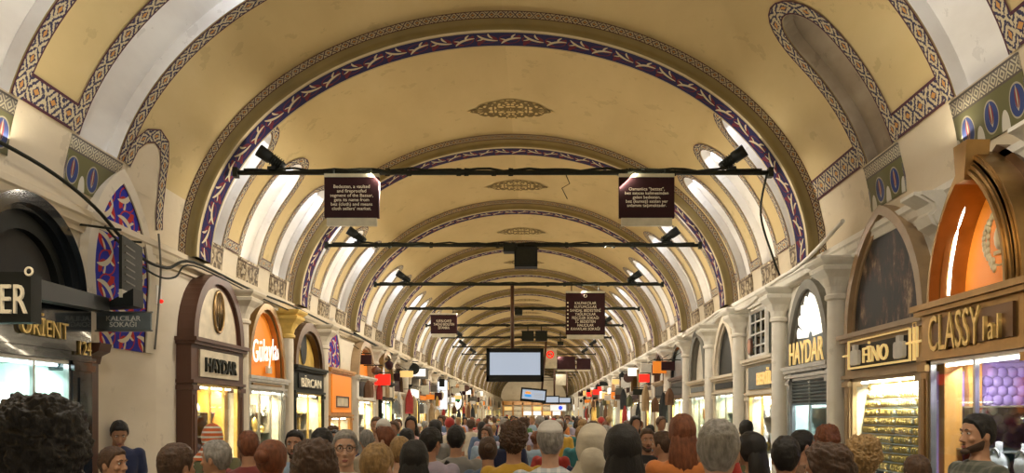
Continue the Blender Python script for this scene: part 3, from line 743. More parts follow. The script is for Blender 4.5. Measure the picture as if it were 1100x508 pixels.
# tiled lunettes
def lunette(side, uc, hw, zb, zs, rise, label):
    W = WALL[side]; L_ = [(uc - hw * .85, zb)] + arch(uc, hw, zs, rise, 'point', 24) + [(uc + hw * .85, zb)]
    T = thing('painted_lunette', label, 'wall painting', tuple(W(uc, zb, .05)))
    mb = MB(W); mb.prism(L_, .02, .085); build('painted_field', mb, M['lun'], T)
    O_ = [(uc - hw - .12, zb)] + arch(uc, hw + .14, zs, rise + .16, 'point', 24) + [(uc + hw + .12, zb)]
    mb = MB(W); mb.band(O_, L_, .02, .105); build('plaster_surround', mb, M['pier'], T)
    r1 = [(p[0] + (uc - p[0]) * .05, p[1] - .0) for p in L_]; mb = MB(W); mb.band(L_, r1, .085, .09); build('red_outline', mb, M['maroon'], T)
lunette(-1, 8.5, .56, 2.5, 3.25, 1.03, 'pointed blue lunette with cream and red leaf scrolls on the near left pier')
lunette(-1, 17.3, .55, 2.75, 2.9, .85, 'pointed blue painted lunette above the orange panelled stall')
lunette(-1, 32.2, .7, 2.7, 3.0, .8, 'small distant blue painted lunette, beyond the fifth tie rod')
# ------------------------------------------------------------------ tie rods, signs, lamps
ZR = 4.92
RODX = 3.47
for k in range(15):
    D = 10.22 + 4.4 * k
    T = thing('tie_rod', f'dark iron tie rod across the vault, {ORD[k]} from the nearest arch', 'tie rod', (0, D, ZR), 'iron tie rods under the arches')
    mb = MB(); xe = 3.45
    mb.tube([(-xe, D, ZR), (xe, D, ZR)], .032 if k < 6 else .028, 8); build('bar', mb, M['iron'], T)
    rr = random.Random(k)
    for s in (-1, 1):
        mb = MB(); mb.box(s * xe - .03, s * xe + .03, D - .05, D + .05, ZR - .06, ZR + .06); build('anchor_plate', mb, M['iron'], T)
    if k < 6:
        mb = MB(); pts = [(-xe + .1 + i * (2 * xe - .2) / 40, D + .03 * math.sin(i * 1.3), ZR + .04 + .012 * math.sin(i * 2.1)) for i in range(41)]
        mb.tube(pts, .016, 5)
        for q in range(9): x = rr.uniform(-xe + .3, xe - .3); mb.tube([(x, D - .04, ZR - .045), (x + .05, D - .03, ZR - .045), (x + .05, D, ZR + .05), (x, D, ZR + .05)], .012, 5)
        build('cable', mb, M['iron'], T)
        mb = MB(); x = rr.uniform(-.6, 1.8)
        mb.tube([(x, D, ZR), (x + .06, D, ZR - .14), (x - .04, D, ZR - .2), (x + .03, D, ZR - .34)], .006, 5)
        if k == 0: build('loose_wire', mb, M['iron'], T)
def spot(x, D, label, sgn):
    T = thing('rod_floodlight', label, 'floodlight', (x, D, ZR), 'black floodlights on the tie rods')
    mb = MB(); mb.box(x - .05, x + .05, D - .05, D + .05, ZR + .03, ZR + .07); mb.tube([(x, D, ZR + .05), (x, D, ZR + .15)], .018, 6); build('bracket', mb, M['black'], T)
    mb = MB(); d = Vector((sgn * .8, -.35, .52)).normalized(); c = Vector((x, D, ZR + .17))
    mb.tube([tuple(c - d * .17), tuple(c - d * .15), tuple(c + d * .02), tuple(c + d * .03), tuple(c + d * .2)], [.045, .06, .065, .078, .082], 12); build('housing', mb, M['black'], T)
    mb = MB()
    for q in range(5): p = c - d * (.12 - q * .03); mb.tube([tuple(p - d * .004), tuple(p + d * .004)], .082, 12)
    build('cooling_fins', mb, M['iron'], T)
    return T
for k in range(8):
    D = 10.22 + 4.4 * k
    if k in (3,): continue
    for s in (-1, 1):
        x = (2.98 if s < 0 else 2.95) if k == 0 else 3.0 - .12 * (k % 3)
        spot(s * x, D, f'black floodlight tilted on the {ORD[k]} tie rod, near its {"left" if s < 0 else "right"} end', 1 if s > 0 else -1)
def rodsign(xc, D, w, h, ztop, label, lines, strip=True, sz=.68, lam=True, hd=False, mat='maroon'):
    T = thing('hanging_sign', label, 'sign', (xc, D, ztop - h))
    mb = MB(); mb.box(xc - w / 2, xc + w / 2, D - .05, D, ztop - h, ztop, 0); build('board', mb, M[mat], T)
    mb = MB()
    for s in (-.35, .35): mb.box(xc + s * w - .012, xc + s * w + .012, D - .02, D + .01, ztop, ZR + .03)
    build('hanger', mb, M['iron'], T)
    if lam:
        mb = MB(); mb.box(xc - w / 2, xc + w / 2, D - .055, D + .005, ztop, ztop + .045); build('top_rail', mb, M['strip'], T)
    if strip:
        mb = MB(); mb.box(xc - w / 2 + .03, xc + w / 2 - .03, D - .05, D, ztop - h - .1, ztop - h); build('lower_strip', mb, M['strip'], T)
    if lines: text('lettering', lines, T, M['letter'], (xc, D - .05, ztop - h * (.5 if not hd else .55)), w * .78, h * sz, 'C', .004, lines_gap=.95)
    return T
rodsign(-1.93, 10.16, .7, .52, 4.83, 'maroon hanging sign in English, Bedesten description, below the nearest tie rod', 'Bedesten, a vaulted\nand fireproofed\nsegment of the Bazaar,\ngets its name from\nbez (cloth) and means\ncloth sellers\' market.', sz=.62)
rodsign(1.84, 10.16, .71, .52, 4.83, 'maroon hanging sign in Turkish, Osmanlıca bezzaz, below the nearest tie rod', 'Osmanlıca "bezzaz",\nbez satıcısı kelimesinden\ngelen bedesten,\nbez (kumaş) satılan yer\nanlamını taşımaktadır.', sz=.5)
D = 19.02
T = rodsign(CX + (628.5 - VX) * D / F, D - .06, .94, 1.0, 4.7, 'tall maroon directory board with listed lines below the third tie rod', 'KALPAKÇILAR\nKUYUMCULAR\nSANDAL BEDESTENİ\nYAĞLIKÇILAR\nFESÇİLER SOKAĞI\nİÇ BEDESTEN\nHALICILAR\nKAVAFLAR SOKAĞI', sz=.68, hd=True)
for q in range(8): z = 4.7 - 1.0 * (.235 + q * .09); mb = MB(); mb.sph((T.location.x - .42, D - .115, z), (.02, .006, .02), 8, 5); build('bullet_mark', mb, M['letter'], T)
mb = MB(); mb.torus((T.location.x, D - .115, 4.63), .035, .006, 'y', 14, 5); build('round_emblem', mb, M['letter'], T)
D = 23.4; rodsign(CX + (477 - VX) * D / F, D, .78, .56, 4.74, 'small maroon text sign below the fourth tie rod, left of the tall directory', 'KAPALIÇARŞI\nTARİHİ BEDESTEN\nİSTANBUL', sz=.5)
D = 36.6; T = rodsign(CX + (591 - VX) * D / F, D, .62, .9, 4.83, 'pale no smoking sign hanging beside the large television', None, strip=False, lam=False, mat='strip')
xx = T.location.x; mb = MB(); mb.torus((xx, D - .06, 4.56), .15, .028, 'y', 20, 6); mb.tube([(xx - .1, D - .06, 4.66), (xx + .1, D - .06, 4.46)], .024, 6); build('prohibition_ring', mb, M['red'], T)
mb = MB(); mb.box(xx - .09, xx + .07, D - .062, D - .05, 4.54, 4.58); build('cigarette_mark', mb, M['black'], T)
for (X_, Y_, w_, h_, D_, s_) in ((608, 390, 20, 14, 41, 'upper'), (627, 391, 15, 12, 45.4, 'right hand'), (603, 408, 12, 12, 50, 'lower pale')):
    p = px(X_, Y_, D_); rodsign(p.x, D_, w_ * D_ / F, h_ * D_ / F, p.z + h_ * D_ / F / 2, f'{s_} small distant hanging board beyond the no smoking sign', None, strip=s_ != 'lower pale', lam=False, mat='strip' if 'pale' in s_ else 'maroon')

def tv(xc, D, w, h, zc, label, rot=0, pic=0, pole=True):
    T = thing('hanging_television', label, 'television', (xc, D, zc - h / 2), 'screens hung over the aisle')
    mb = MB(); mb.box(xc - w / 2, xc + w / 2, D, D + .12, zc - h / 2, zc + h / 2); mb.box(xc - w / 3, xc + w / 3, D + .12, D + .2, zc - h / 3, zc + h / 3); build('casing', mb, M['black'], T)
    b = w * .06; mb = MB(); mb.box(xc - w / 2 + b, xc + w / 2 - b, D - .006, D + .002, zc - h / 2 + h * .2, zc + h / 2 - h * .13); s = build('screen', mb, M['screen'], T)
    mb = MB(); fr_ = lambda *a: None
    x0, x1, z0, z1 = xc - w / 2, xc + w / 2, zc - h / 2, zc + h / 2
    mb.box(x0, x1, D - .02, D, z0, z0 + h * .17); mb.box(x0, x1, D - .02, D, z1 - h * .1, z1); mb.box(x0, x0 + b * .8, D - .02, D, z0, z1); mb.box(x1 - b * .8, x1, D - .02, D, z0, z1); build('bezel', mb, M['black'], T)
    if pole: mb = MB(); mb.tube([(xc + pole * w, D + .14, zc + h / 2 - .1), (xc + pole * w, D + .14, ZR)], .045, 8); build('pole', mb, M['brown'], T)
    if pic:
        mb = MB(); mb.slot(0).sph((xc - w * .22, D - .01, zc + h * .14), (w * .12, .003, h * .1), 12, 6); mb.slot(1).sph((xc - w * .22, D - .01, zc - h * .06), (w * .15, .003, h * .1), 12, 6)
        mb.slot(2)
        for q in range(4): mb.box(xc + .02 * w, xc + w * .36, D - .012, D - .007, zc + h * (.12 - q * .1), zc + h * (.14 - q * .1))
        build('screen_picture', mb, [glow('tv_orange', (1, .4, .08), .6), glow('tv_blue', (.05, .35, .9), .6), M['strip']], T)
    if rot: T.rotation_euler = (0, rot, 0)
    return T
D = 19.1; p = px(553.5, 392.5, D); tv(p.x, D - .2, 1.37, .8, p.z, 'largest television with blank pale screen on a brown pole from the third tie rod', pole=-.05)
D = 33; p = px(572.5, 424.5, D); tv(p.x, D, 1.08, .58, p.z, 'tilted television showing an orange and blue logo', rot=.09, pic=1, pole=.3)
D = 38; p = px(592, 429.5, D); tv(p.x, D, .8, .4, p.z, 'small television just behind the tilted one', pole=.2)
D = 43; p = px(606, 430, D); tv(p.x, D, .75, .36, p.z, 'smallest television, furthest down the aisle', pole=.2)

def boxlamp(X, Y, D, w, h, label):
    p = px(X, Y, D); T = thing('rod_loudspeaker', label, 'loudspeaker', (p.x, D, p.z - h / 2), 'black boxes hung on the tie rods')
    mb = MB(); mb.box(p.x - w / 2, p.x + w / 2, D - .12, D + .12, p.z - h / 2, p.z + h / 2, 0); build('housing', mb, M['black'], T)
    mb = MB(); mb.box(p.x - w * .42, p.x + w * .42, D - .13, D - .12, p.z - h * .42, p.z + h * .38)
    g = build('grille', mb, M['iron'], T)
    mb = MB(); mb.tube([(p.x, D, p.z + h / 2), (p.x, D, ZR)], .02, 6); mb.box(p.x - w * .56, p.x + w * .56, D - .02, D + .02, p.z + h / 2 - .03, p.z + h / 2); build('bracket', mb, M['black'], T)
boxlamp(565, 277, 14.5, .42, .36, 'black loudspeaker box below the second tie rod')
boxlamp(548, 267, 14.5, .24, .15, 'small black junction box beside the loudspeaker')
boxlamp(567, 361, 28, .42, .36, 'grey black loudspeaker of a pair above the television, one nearer the pole')
boxlamp(581.5, 361, 28, .42, .36, 'grey black loudspeaker of a pair above the television, one nearer the no smoking sign')
boxlamp(557, 336, 23.3, .22, .14, 'little black box just right of the brown television pole')
boxlamp(602, 369, 30, .22, .14, 'little black box beside the no smoking sign')

# near left hanging bits
T = thing('projecting_sign', 'black projecting sign with pale ER letters at the near left edge', 'sign', (-3.6, 5.5, 2.42))
mb = MB(); mb.box(-4.1, -3.08, 5.5, 5.62, 2.44, 2.79); build('board', mb, M['black'], T)
text('lettering', 'ER', T, M['letter'], (-3.19, 5.5, 2.6), .18, .2, 'C', .02, spacing=1.05)
mb = MB(); mb.torus((-3.08, 5.48, 2.79), .026, .008, 'y', 14, 5); build('round_mark', mb, M['letter'], T)
mb = MB(); a = Vector((-3.2, 5.8, 2.68)); b = Vector((-3.62, 7.75, 2.62))
mb.add([(-3.2, 5.65, 2.64), (-3.32, 5.65, 2.64), (-3.89, 7.7, 2.8), (-3.72, 7.7, 2.8), (-3.2, 5.65, 2.79), (-3.32, 5.65, 2.79), (-3.89, 7.7, 2.93), (-3.72, 7.7, 2.93)], [(0, 1, 2, 3), (7, 6, 5, 4), (0, 4, 5, 1), (1, 5, 6, 2), (2, 6, 7, 3), (3, 7, 4, 0)])
tag(build('shutter_box', mb, M['black']), 'long black awning box running above the ORIENT shop window', 'awning box')
T = thing('hanging_board', 'dark narrow notice board with pale foot strip tilted before the blue lunette', 'notice board', (-3.65, 8.0, 2.95))
q = [(-3.6, 7.7), (-3.7, 8.3)]
def qb(mb, z0, z1, o=0, e=0): mb.prism([(-3.6 + o, 7.7 - e), (-3.7 + o, 8.3 + e), (-3.73 + o, 8.3 + e), (-3.63 + o, 7.7 - e)], z0, z1)
mb = MB(); qb(mb, 3.02, 3.55); build('board', mb, M['iron'], T)
mb = MB(); qb(mb, 2.94, 3.02); build('pale_strip', mb, M['strip'], T)
mb = MB()
for k in range(6): qb(mb, 3.1 + k * .07, 3.115 + k * .07, .004, -.07)
build('text_lines', mb, M['grey'], T)
mb = MB(); mb.tube([(-4.05, 7.75, 3.66), (-3.62, 7.72, 3.6)], .012, 6); mb.tube([(-4.05, 8.35, 3.64), (-3.7, 8.28, 3.6)], .012, 6); build('bracket', mb, M['iron'], T)
T = thing('street_sign', 'grey street name sign reading KALCILAR SOKAĞI below the blue lunette', 'street sign', (-3.67, 7.9, 2.64))
mb = MB(); mb.box(-3.95, -3.41, 7.88, 7.91, 2.64, 2.81); build('plate', mb, M['shutter'], T)
text('lettering', 'KALCILAR\nSOKAĞI', T, M['white2'], (-3.68, 7.88, 2.725), .34, .11, 'C', .004)
mb = MB(); fr(mb, -3.96, -3.4, 7.87, 7.92, .0, 2.6, 2.6) if False else mb.box(-3.97, -3.39, 7.885, 7.905, 2.625, 2.64); mb.box(-3.97, -3.39, 7.885, 7.905, 2.81, 2.825); build('frame_strip', mb, M['silver'], T)
T = thing('wedge_floodlight', 'black wedge shaped floodlight in front of the blue lunette', 'floodlight', (-3.65, 8.0, 2.85))
mb = MB(); mb.prism_y([(-3.9, 2.86), (-3.55, 2.98), (-3.53, 2.9), (-3.62, 2.82), (-3.88, 2.8)], 7.7, 7.9) if False else mb.add([(-3.85, 7.72, 2.84), (-3.5, 7.72, 3.03), (-3.5, 7.72, 2.86), (-3.85, 7.92, 2.84), (-3.5, 7.92, 3.03), (-3.5, 7.92, 2.86)], [(0, 1, 2), (3, 5, 4), (0, 3, 4, 1), (1, 4, 5, 2), (0, 2, 5, 3)]); build('housing', mb, M['black'], T)
mb = MB(); mb.tube([(-4.0, 7.82, 2.9), (-3.8, 7.82, 2.86)], .015, 6); build('arm', mb, M['iron'], T)
T = thing('alarm_box', 'small white alarm box with red lamp on the cream pier', 'alarm', tuple(LW(9.33, 3.1, .02)))
mb = MB(LW); mb.box(9.3, 9.42, 3.1, 3.32, 0, .07, 0); build('casing', mb, M['white2'], T)
mb = MB(LW); mb.sph((9.38, 3.14, .08), (.03, .025, .03), 10, 6); build('lamp', mb, M['red'], T)
# cables along the left cornice and pier
def cable(name, pts, r, label, mat='grey'):
    P = [Vector(p) for p in pts]; out = []
    for i in range(len(P) - 1):
        for t in range(6):
            f = t / 6; a = P[max(i - 1, 0)]; b = P[i]; c = P[i + 1]; d = P[min(i + 2, len(P) - 1)]
            out.append(.5 * ((2 * b) + (c - a) * f + (2 * a - 5 * b + 4 * c - d) * f * f + (3 * b - a - 3 * c + d) * f ** 3))
    out.append(P[-1]); mb = MB(); mb.tube([tuple(q) for q in out], r, 6); o = build(name, mb, M[mat]); tag(o, label, 'cable'); return o
cable('cable', [LW(5.9, 4.02, .17), LW(7, 3.99, .17), LW(7.8, 3.85, .17), LW(8.6, 3.55, .18), LW(9.3, 3.52, .18), LW(10.0, 3.72, .2), LW(12, 3.68, .22), LW(14, 3.72, .2), LW(17, 3.66, .22), LW(20, 3.7, .2)], .018, 'thick grey cable sagging along the left cornice past the blue lunette', 'iron')
cable('cable', [LW(8.0, 3.7, .17), LW(8.6, 3.45, .2), LW(9.1, 3.38, .2), LW(9.5, 3.45, .2), LW(9.9, 3.66, .24), LW(12, 3.64, .2), LW(14.5, 3.6, .22)], .012, 'thinner dark cable looping above the brown HAYDAR kiosk', 'iron')
cable('cable', [LW(9.15, 2.55, .12), LW(9.2, 3.1, .14), LW(9.25, 3.5, .14), LW(9.2, 3.9, .14)], .012, 'thin vertical cable down the cream pier edge')
cable('cable', [RW(9, 4.0, .18), RW(10.2, 3.75, .24), RW(11.5, 3.7, .25), RW(13, 3.55, .25), RW(15, 3.75, .22), RW(18, 3.6, .25), RW(24, 3.7, .22)], .028, 'grey cable bundle sagging below the right cornice', 'stone')
cable('cable', [(3.4, 10.2, 4.9), (3.35, 10.3, 4.4), (3.6, 10.6, 3.9), (3.75, 10.8, 3.7)], .014, 'thin black cable dropping from the nearest tie rod to the right cornice', 'iron')
cable('cable', [LW(18.8, 3.72, .2), LW(24, 3.6, .2), LW(30, 3.55, .22), LW(40, 3.6, .2)], .03, 'dark cable sagging along the left cornice beyond the orange stall', 'iron')
# lit hanging banners and far end
p = px(472, 424, 36); T = thing('light_box', 'tall white light box on the left side far down the aisle', 'light box', (p.x, 36, p.z - .7))
mb = MB(); mb.box(p.x - .38, p.x + .38, 36, 36.12, p.z - .68, p.z + .68); build('casing', mb, M['silver'], T); mb = MB(); mb.box(p.x - .35, p.x + .35, 35.98, 36, p.z - .65, p.z + .65); build('lit_face', mb, glow('lit_banner', (.9, .93, 1), 1.1), T)
mb = MB(); mb.tube([(p.x - .3, 36.06, p.z + .6), (-4.1, 36.06, p.z + .6)], .02, 6); build('bracket', mb, M['iron'], T)
p = px(490, 430, 42); T = thing('oval_sign', 'oval white lit sign with a green cross band, beside the tall light box', 'sign', (p.x, 42, p.z - .5))
mb = MB(); mb.prism_y([(p.x + .36 * math.cos(a * PI / 12), p.z + .6 * math.sin(a * PI / 12)) for a in range(24)], 42, 42.12); build('casing', mb, M['black'], T)
mb = MB(); mb.prism_y([(p.x + .3 * math.cos(a * PI / 12), p.z + .52 * math.sin(a * PI / 12)) for a in range(24)], 41.98, 42); build('lit_face', mb, M['whitelet'], T)
mb = MB(); mb.box(p.x - .22, p.x + .22, 41.96, 41.98, p.z - .06, p.z + .08); build('green_band', mb, plain('green_paint', (.02, .35, .1)), T)
mb = MB(); mb.tube([(p.x, 42.06, p.z + .58), (-4.1, 42.06, p.z + .9)], .02, 6); build('bracket', mb, M['iron'], T)
p = px(611, 438, 95); T = thing('lit_shop_sign', 'long white lit sign with blue emblem at the far end of the aisle', 'sign', (p.x, 95, p.z - .4))
mb = MB(); mb.box(p.x - 2.2, p.x + 1.6, 95, 95.15, p.z - .35, p.z + .35); build('lit_face', mb, M['whitelet'], T)
mb = MB(); mb.sph((p.x - 1, 94.98, p.z), (.25, .03, .25), 12, 8); build('blue_emblem', mb, glow('blue_lit', (.05, .1, .9), 1), T)
mb = MB(); mb.tube([(p.x, 95.07, p.z + .3), (p.x, 95.07, 6.6)], .03, 6); build('hanger', mb, M['iron'], T)
# far end: cross arcade with lit stalls
T = thing('end_stall', 'brightly lit gold stall closing the far end of the aisle', 'stall', (0, 102, 0))
mb = MB()
for k in range(7): mb.box(-4 + k * 1.25, -3.85 + k * 1.25, 101.8, 102.2, 0, 3.4)
mb.box(-4.1, 4.1, 101.8, 102.3, 3.0, 3.5); build('frame', mb, M['wood'], T)
mb = MB()
rr = random.Random(5)
for k in range(6):
    for j in range(4): mb.slot(rr.randrange(3)).box(-3.8 + k * 1.25, -2.8 + k * 1.25, 101.95, 102, .5 + j * .6, 1.0 + j * .6)
build('lit_display', mb, [M['whitelet'], M['goldlet'], M['velvet']], T)
area('stall_light', (0, 99, 3.2), (0, 1, -.3), 6, .5, 120, (1, .85, .6))

# ------------------------------------------------------------------ bangles and display busts in the near windows
def bangle_roll(loc, label):
    T = thing('bangle_roll', label, 'bangles', loc, 'rolls of gold bangles in the mural shop window'); x, y, z = loc
    mb = MB(); mb.tube([(x, y - .175, z + .035), (x, y + .175, z + .035)], .026, 8); build('roll', mb, M['velvet'], T)
    mb = MB()
    for k in range(6): mb.torus((x, y - .14 + k * .056, z + .035), .033, .01, 'y', 12, 5)
    build('bangle_row', mb, M['gold'], T); return T
b0 = None; rows = 'bottom second third fourth fifth sixth seventh eighth ninth top'.split()
cols = ['far end', 'left of centre', 'right of centre', 'near end']
for r in range(10):
    for c in range(4):
        loc = tuple(RW(8.78 - c * .4, 1.22 + r * .094, .0 - .012 * r)); lab = f'roll of gold bangles, {rows[r]} row, {cols[c]} of the mural shop window'
        if b0 is None: b0 = bangle_roll(loc, lab)
        else: copy_tree(b0, loc, lab)
mb = MB(RW)
for r in range(10): mb.box(7.36, 8.96, 1.205 + r * .094, 1.218 + r * .094, -.3, .03 - .012 * r)
tag(build('bangle_rack', mb, M['white3']), 'stepped cream rack holding the gold bangle rolls', 'rack')
def bust(loc, label, grp, necklace='gold', s=1.0):
    T = thing('necklace_bust', label, 'display bust', loc, grp); x, y, z = loc
    mb = MB(); P = [(0.0, 0), (.07, 0), (.085, .04), (.1, .1), (.09, .15), (.05, .18), (.033, .21), (.034, .26), (0, .265)]
    mb.grid(lambda a, b: (x + pr(P, b)[0] * s * .55 * math.cos(2 * PI * a), y + pr(P, b)[0] * s * math.sin(2 * PI * a), z + pr(P, b)[1] * s), 16, 8); build('bust', mb, M['white3'], T)
    mb = MB(); mb.torus((x - .03 * s if x > 0 else x + .03 * s, y, z + .14 * s), .055 * s, .009 * s, 'x', 18, 6, (1, 1.3)); build('necklace', mb, M[necklace], T); return T
b1 = None
for k, (u, z, w) in enumerate([(6.1, 1.3, .1), (5.95, 1.42, -.1), (5.8, 1.3, .08), (5.72, 1.5, -.25), (5.6, 1.36, .05), (6.0, 1.12, .12), (5.68, 1.1, .14), (5.84, 1.0, .16)]):
    loc = tuple(RW(u, z - .0, w)); lab = f'white jewellery bust in the CLASSY window, {ORD[k]} from the wooden panel'
    if b1 is None: b1 = bust(loc, lab, 'white busts in the purple lined window', 'silver', 1.1)
    else: copy_tree(b1, loc, lab)
mb = MB(RW); mb.box(5.5, 6.25, .89, 1.0, -.3, .2); mb.box(5.55, 6.2, 1.0, 1.1, -.3, .08); tag(build('display_step', mb, M['white3']), 'white stepped display plinth in the CLASSY window', 'plinth')
b2 = None
for k, (u, z, w) in enumerate([(12.2, 1.75, -.1), (12.6, 1.75, -.1), (13.0, 1.75, -.1), (12.4, 1.35, -.05), (12.9, 1.35, -.05)]):
    loc = tuple(RW(u, z, w)); lab = f'white bust with gold necklace in the BERİL window, {"upper" if k < 3 else "lower"} shelf, {["near", "middle", "far", "near", "far"][k]}'
    if b2 is None: b2 = bust(loc, lab, 'busts in the BERİL window')
    else: copy_tree(b2, loc, lab)
c0 = None
for r in range(3):
    for c in range(4):
        z = .98 + r * .08; loc = tuple(RW(8.7 - c * .38, z - .08, .06 - .05 * r)); lab = f'round white bracelet cushion, {["lowest", "middle", "upper"][r]} row, {cols[c]} of the mural shop window'
        if c0 is None:
            c0 = thing('bracelet_cushion', lab, 'cushion', loc, 'round cushions below the bangle rack'); x, y, z_ = loc
            mb = MB(); mb.sph((x, y, z_ + .07), (.05, .09, .07), 14, 8); build('cushion', mb, M['white3'], c0)
            mb = MB(); mb.torus((x - .03, y, z_ + .075), .06, .011, 'x', 18, 6); build('bracelet', mb, M['gold'], c0)
        else: copy_tree(c0, loc, lab)
# paned white window above the BERİL shop
T = thing('paned_window', 'white paned window standing open above the BERİL letters', 'window', tuple(RW(12.6, 2.72, .1)))
mb = MB(RW); fr(mb, 12.3, 13.25, 2.72, 3.5, .05, .06, .11)
for q in range(1, 3): mb.box(12.3 + q * .317 - .012, 12.3 + q * .317 + .012, 2.75, 3.47, .07, .1)
for q in range(1, 4): mb.box(12.33, 13.22, 2.72 + q * .195 - .012, 2.72 + q * .195 + .012, .07, .1)
build('glazing_bars', mb, M['white2'], T)
mb = MB(RW); mb.box(12.33, 13.22, 2.75, 3.47, .08, .085); build('pane', mb, M['glassd'], T)
T = thing('round_picture', 'small round reddish portrait plate hanging below the paned window', 'plaque', tuple(RW(13.1, 2.78, .14)))
mb = MB(RW); mb.prism([(13.1 + .12 * math.cos(a * PI / 10), 2.92 + .14 * math.sin(a * PI / 10)) for a in range(20)], .12, .15); build('plate', mb, M['brown'], T)
mb = MB(RW); mb.prism([(13.1 + .09 * math.cos(a * PI / 10), 2.92 + .11 * math.sin(a * PI / 10)) for a in range(20)], .15, .156); build('painted_face', mb, plain('portrait_pink', (.6, .3, .2)), T)

# small projecting signs and lanterns above the shops further on
KC = dict(black='black', maroon='maroon', white2='white', red='red lit', iron='dark', orange='orange lit', strip='pale', goldlet='gold', whitelet='white lit', grey='grey', brown='brown')
seen_ = set(); rr = random.Random(77)
for side in (-1, 1):
    y = 20.0 if side > 0 else 19.5
    while y < 62:
        W = WALL[side]; z = rr.uniform(2.35, 3.2); w_ = rr.uniform(.2, .45); h_ = rr.uniform(.18, .4); c = rr.choice(list(KC)); shape = rr.choice(['square', 'square', 'square', 'round', 'lantern']) if c in ('black', 'maroon', 'brown', 'iron', 'strip') else 'square'
        lab = f'small {KC[c]} {shape} {"lamp" if shape == "lantern" else "sign"} projecting from the {sidename(side)} wall near the {where(y)}'
        if lab in seen_: y += .2; continue
        seen_.add(lab); T = thing('projecting_lantern' if shape == 'lantern' else 'projecting_sign', lab, 'lantern' if shape == 'lantern' else 'sign', tuple(W(y, z, .3)))
        mb = MB(W); mb.tube([(y, z + h_ + .04, 0), (y, z + h_ + .04, .16 + w_)], .014, 6); mb.tube([(y, z + h_ + .25, 0), (y, z + h_ + .04, .1 + w_ * .7)], .008, 5); build('bracket', mb, M['iron'], T)
        mb = MB(W)
        if shape == 'square': mb.box(y - .03, y + .03, z, z + h_, .18, .18 + w_)
        elif shape == 'round': mb.prism_x([(z + h_ / 2 + h_ / 2 * math.sin(a * PI / 10), .2 + h_ / 2 + h_ / 2 * math.cos(a * PI / 10)) for a in range(20)], y - .03, y + .03)
        else:
            c0_ = W(y, 0, .35); mb = MB(); mb.lathe([(0, z), (.05, z), (.11, z + h_ * .3), (.13, z + h_ * .75), (.04, z + h_), (0, z + h_ + .04)], (c0_.x, c0_.y), 10)
        build('lamp_body' if shape == 'lantern' else 'board', mb, M[c], T)
        y += rr.uniform(.7, 1.5)

# shawls and bags hung beside the shop doors
HC = dict(red=(.4, .04, .03), white=(.6, .57, .5), black=(.02, .02, .02), grey=(.2, .19, .17), brown=(.16, .08, .04), tan=(.4, .28, .15), olive=(.12, .12, .06), gold=(.55, .36, .1))
HMt = {k: plain('shawl_' + k, v, .85, vs=12, bmp=.3) for k, v in HC.items()}; seen_ = set(); rr = random.Random(5)
for side in (-1, 1):
    y = 19.6
    while y < 55:
        c = rr.choice(list(HC)); ln = rr.choice(['long', 'short']); lab = f'{ln} {c} shawl hanging from a hook on the {sidename(side)} wall near the {where(y)}'
        if lab in seen_: y += .3; continue
        seen_.add(lab); W = WALL[side]; z1 = rr.uniform(2.0, 2.8); h_ = .8 if ln == 'long' else .42; wd = rr.uniform(.06, .12); w0 = rr.uniform(.26, .4)
        T = thing('hanging_shawl', lab, 'shawl', tuple(W(y, z1 - h_, w0)), 'shawls hung out by the shops')
        mb = MB(W); n_ = 20
        def fn(a, b): t = 2 * PI * a; r = wd * (.25 + .75 * min(1, b * 3)) * (1 + .18 * math.sin(5 * t + b * 2)); return (y + r * .5 * math.cos(t), z1 - h_ * b, w0 + r * math.sin(t))
        mb.grid(fn, 24, 8); build('cloth', mb, HMt[c], T)
        mb = MB(W); mb.tube([(y, z1 + .02, 0), (y, z1 + .02, w0), (y, z1 - .03, w0)], .01, 6); build('hook', mb, M['iron'], T)
        y += rr.uniform(.8, 1.9)
# ------------------------------------------------------------------ people (built facing -y, feet at the origin, 1.75 m tall)
HZ = [1.752, 1.745, 1.725, 1.695, 1.66, 1.635, 1.605, 1.575, 1.55, 1.53, 1.515, 1.508]
HW_ = [.0, .035, .057, .070, .0755, .076, .073, .066, .058, .046, .030, .0]
HF = [.0, .040, .066, .085, .093, .087, .091, .090, .090, .088, .078, .04]
HB = [.0, .050, .078, .096, .101, .100, .092, .078, .060, .04, .02, .0]
def hint(arr, z):
    if z >= HZ[0]: return arr[0]
    for i in range(len(HZ) - 1):
        if HZ[i + 1] <= z <= HZ[i]:
            t = (HZ[i] - z) / (HZ[i] - HZ[i + 1])
            if i == 0: t = math.sqrt(t)
            return arr[i] + (arr[i + 1] - arr[i]) * t
    return arr[-1]
def headpt(phi, z):
    w, f, b = hint(HW_, z), hint(HF, z), hint(HB, z); c = math.cos(phi); s = math.sin(phi)
    e = .9; cc = math.copysign(abs(c) ** e, c); ss = math.copysign(abs(s) ** e, s)
    return Vector((w * ss, -f * cc if c > 0 else -b * cc, z))
def limb(mb, pts, rs):
    # sausage through joints, with interpolation and rounded ends
    P = []; Rr = []
    for i in range(len(pts) - 1):
        for t in (0, .25, .5, .75):
            a, b = Vector(pts[i]), Vector(pts[i + 1]); P.append(a.lerp(b, t)); Rr.append(rs[i] + (rs[i + 1] - rs[i]) * t)
    P.append(Vector(pts[-1])); Rr.append(rs[-1]); mb.tube([tuple(p) for p in P], Rr, 14); mb.sph(tuple(P[0]), Rr[0], 14, 10); mb.sph(tuple(P[-1]), Rr[-1], 12, 8)
    for q in range(1, len(pts) - 1): mb.sph(tuple(pts[q]), rs[q] * 1.0, 14, 10)
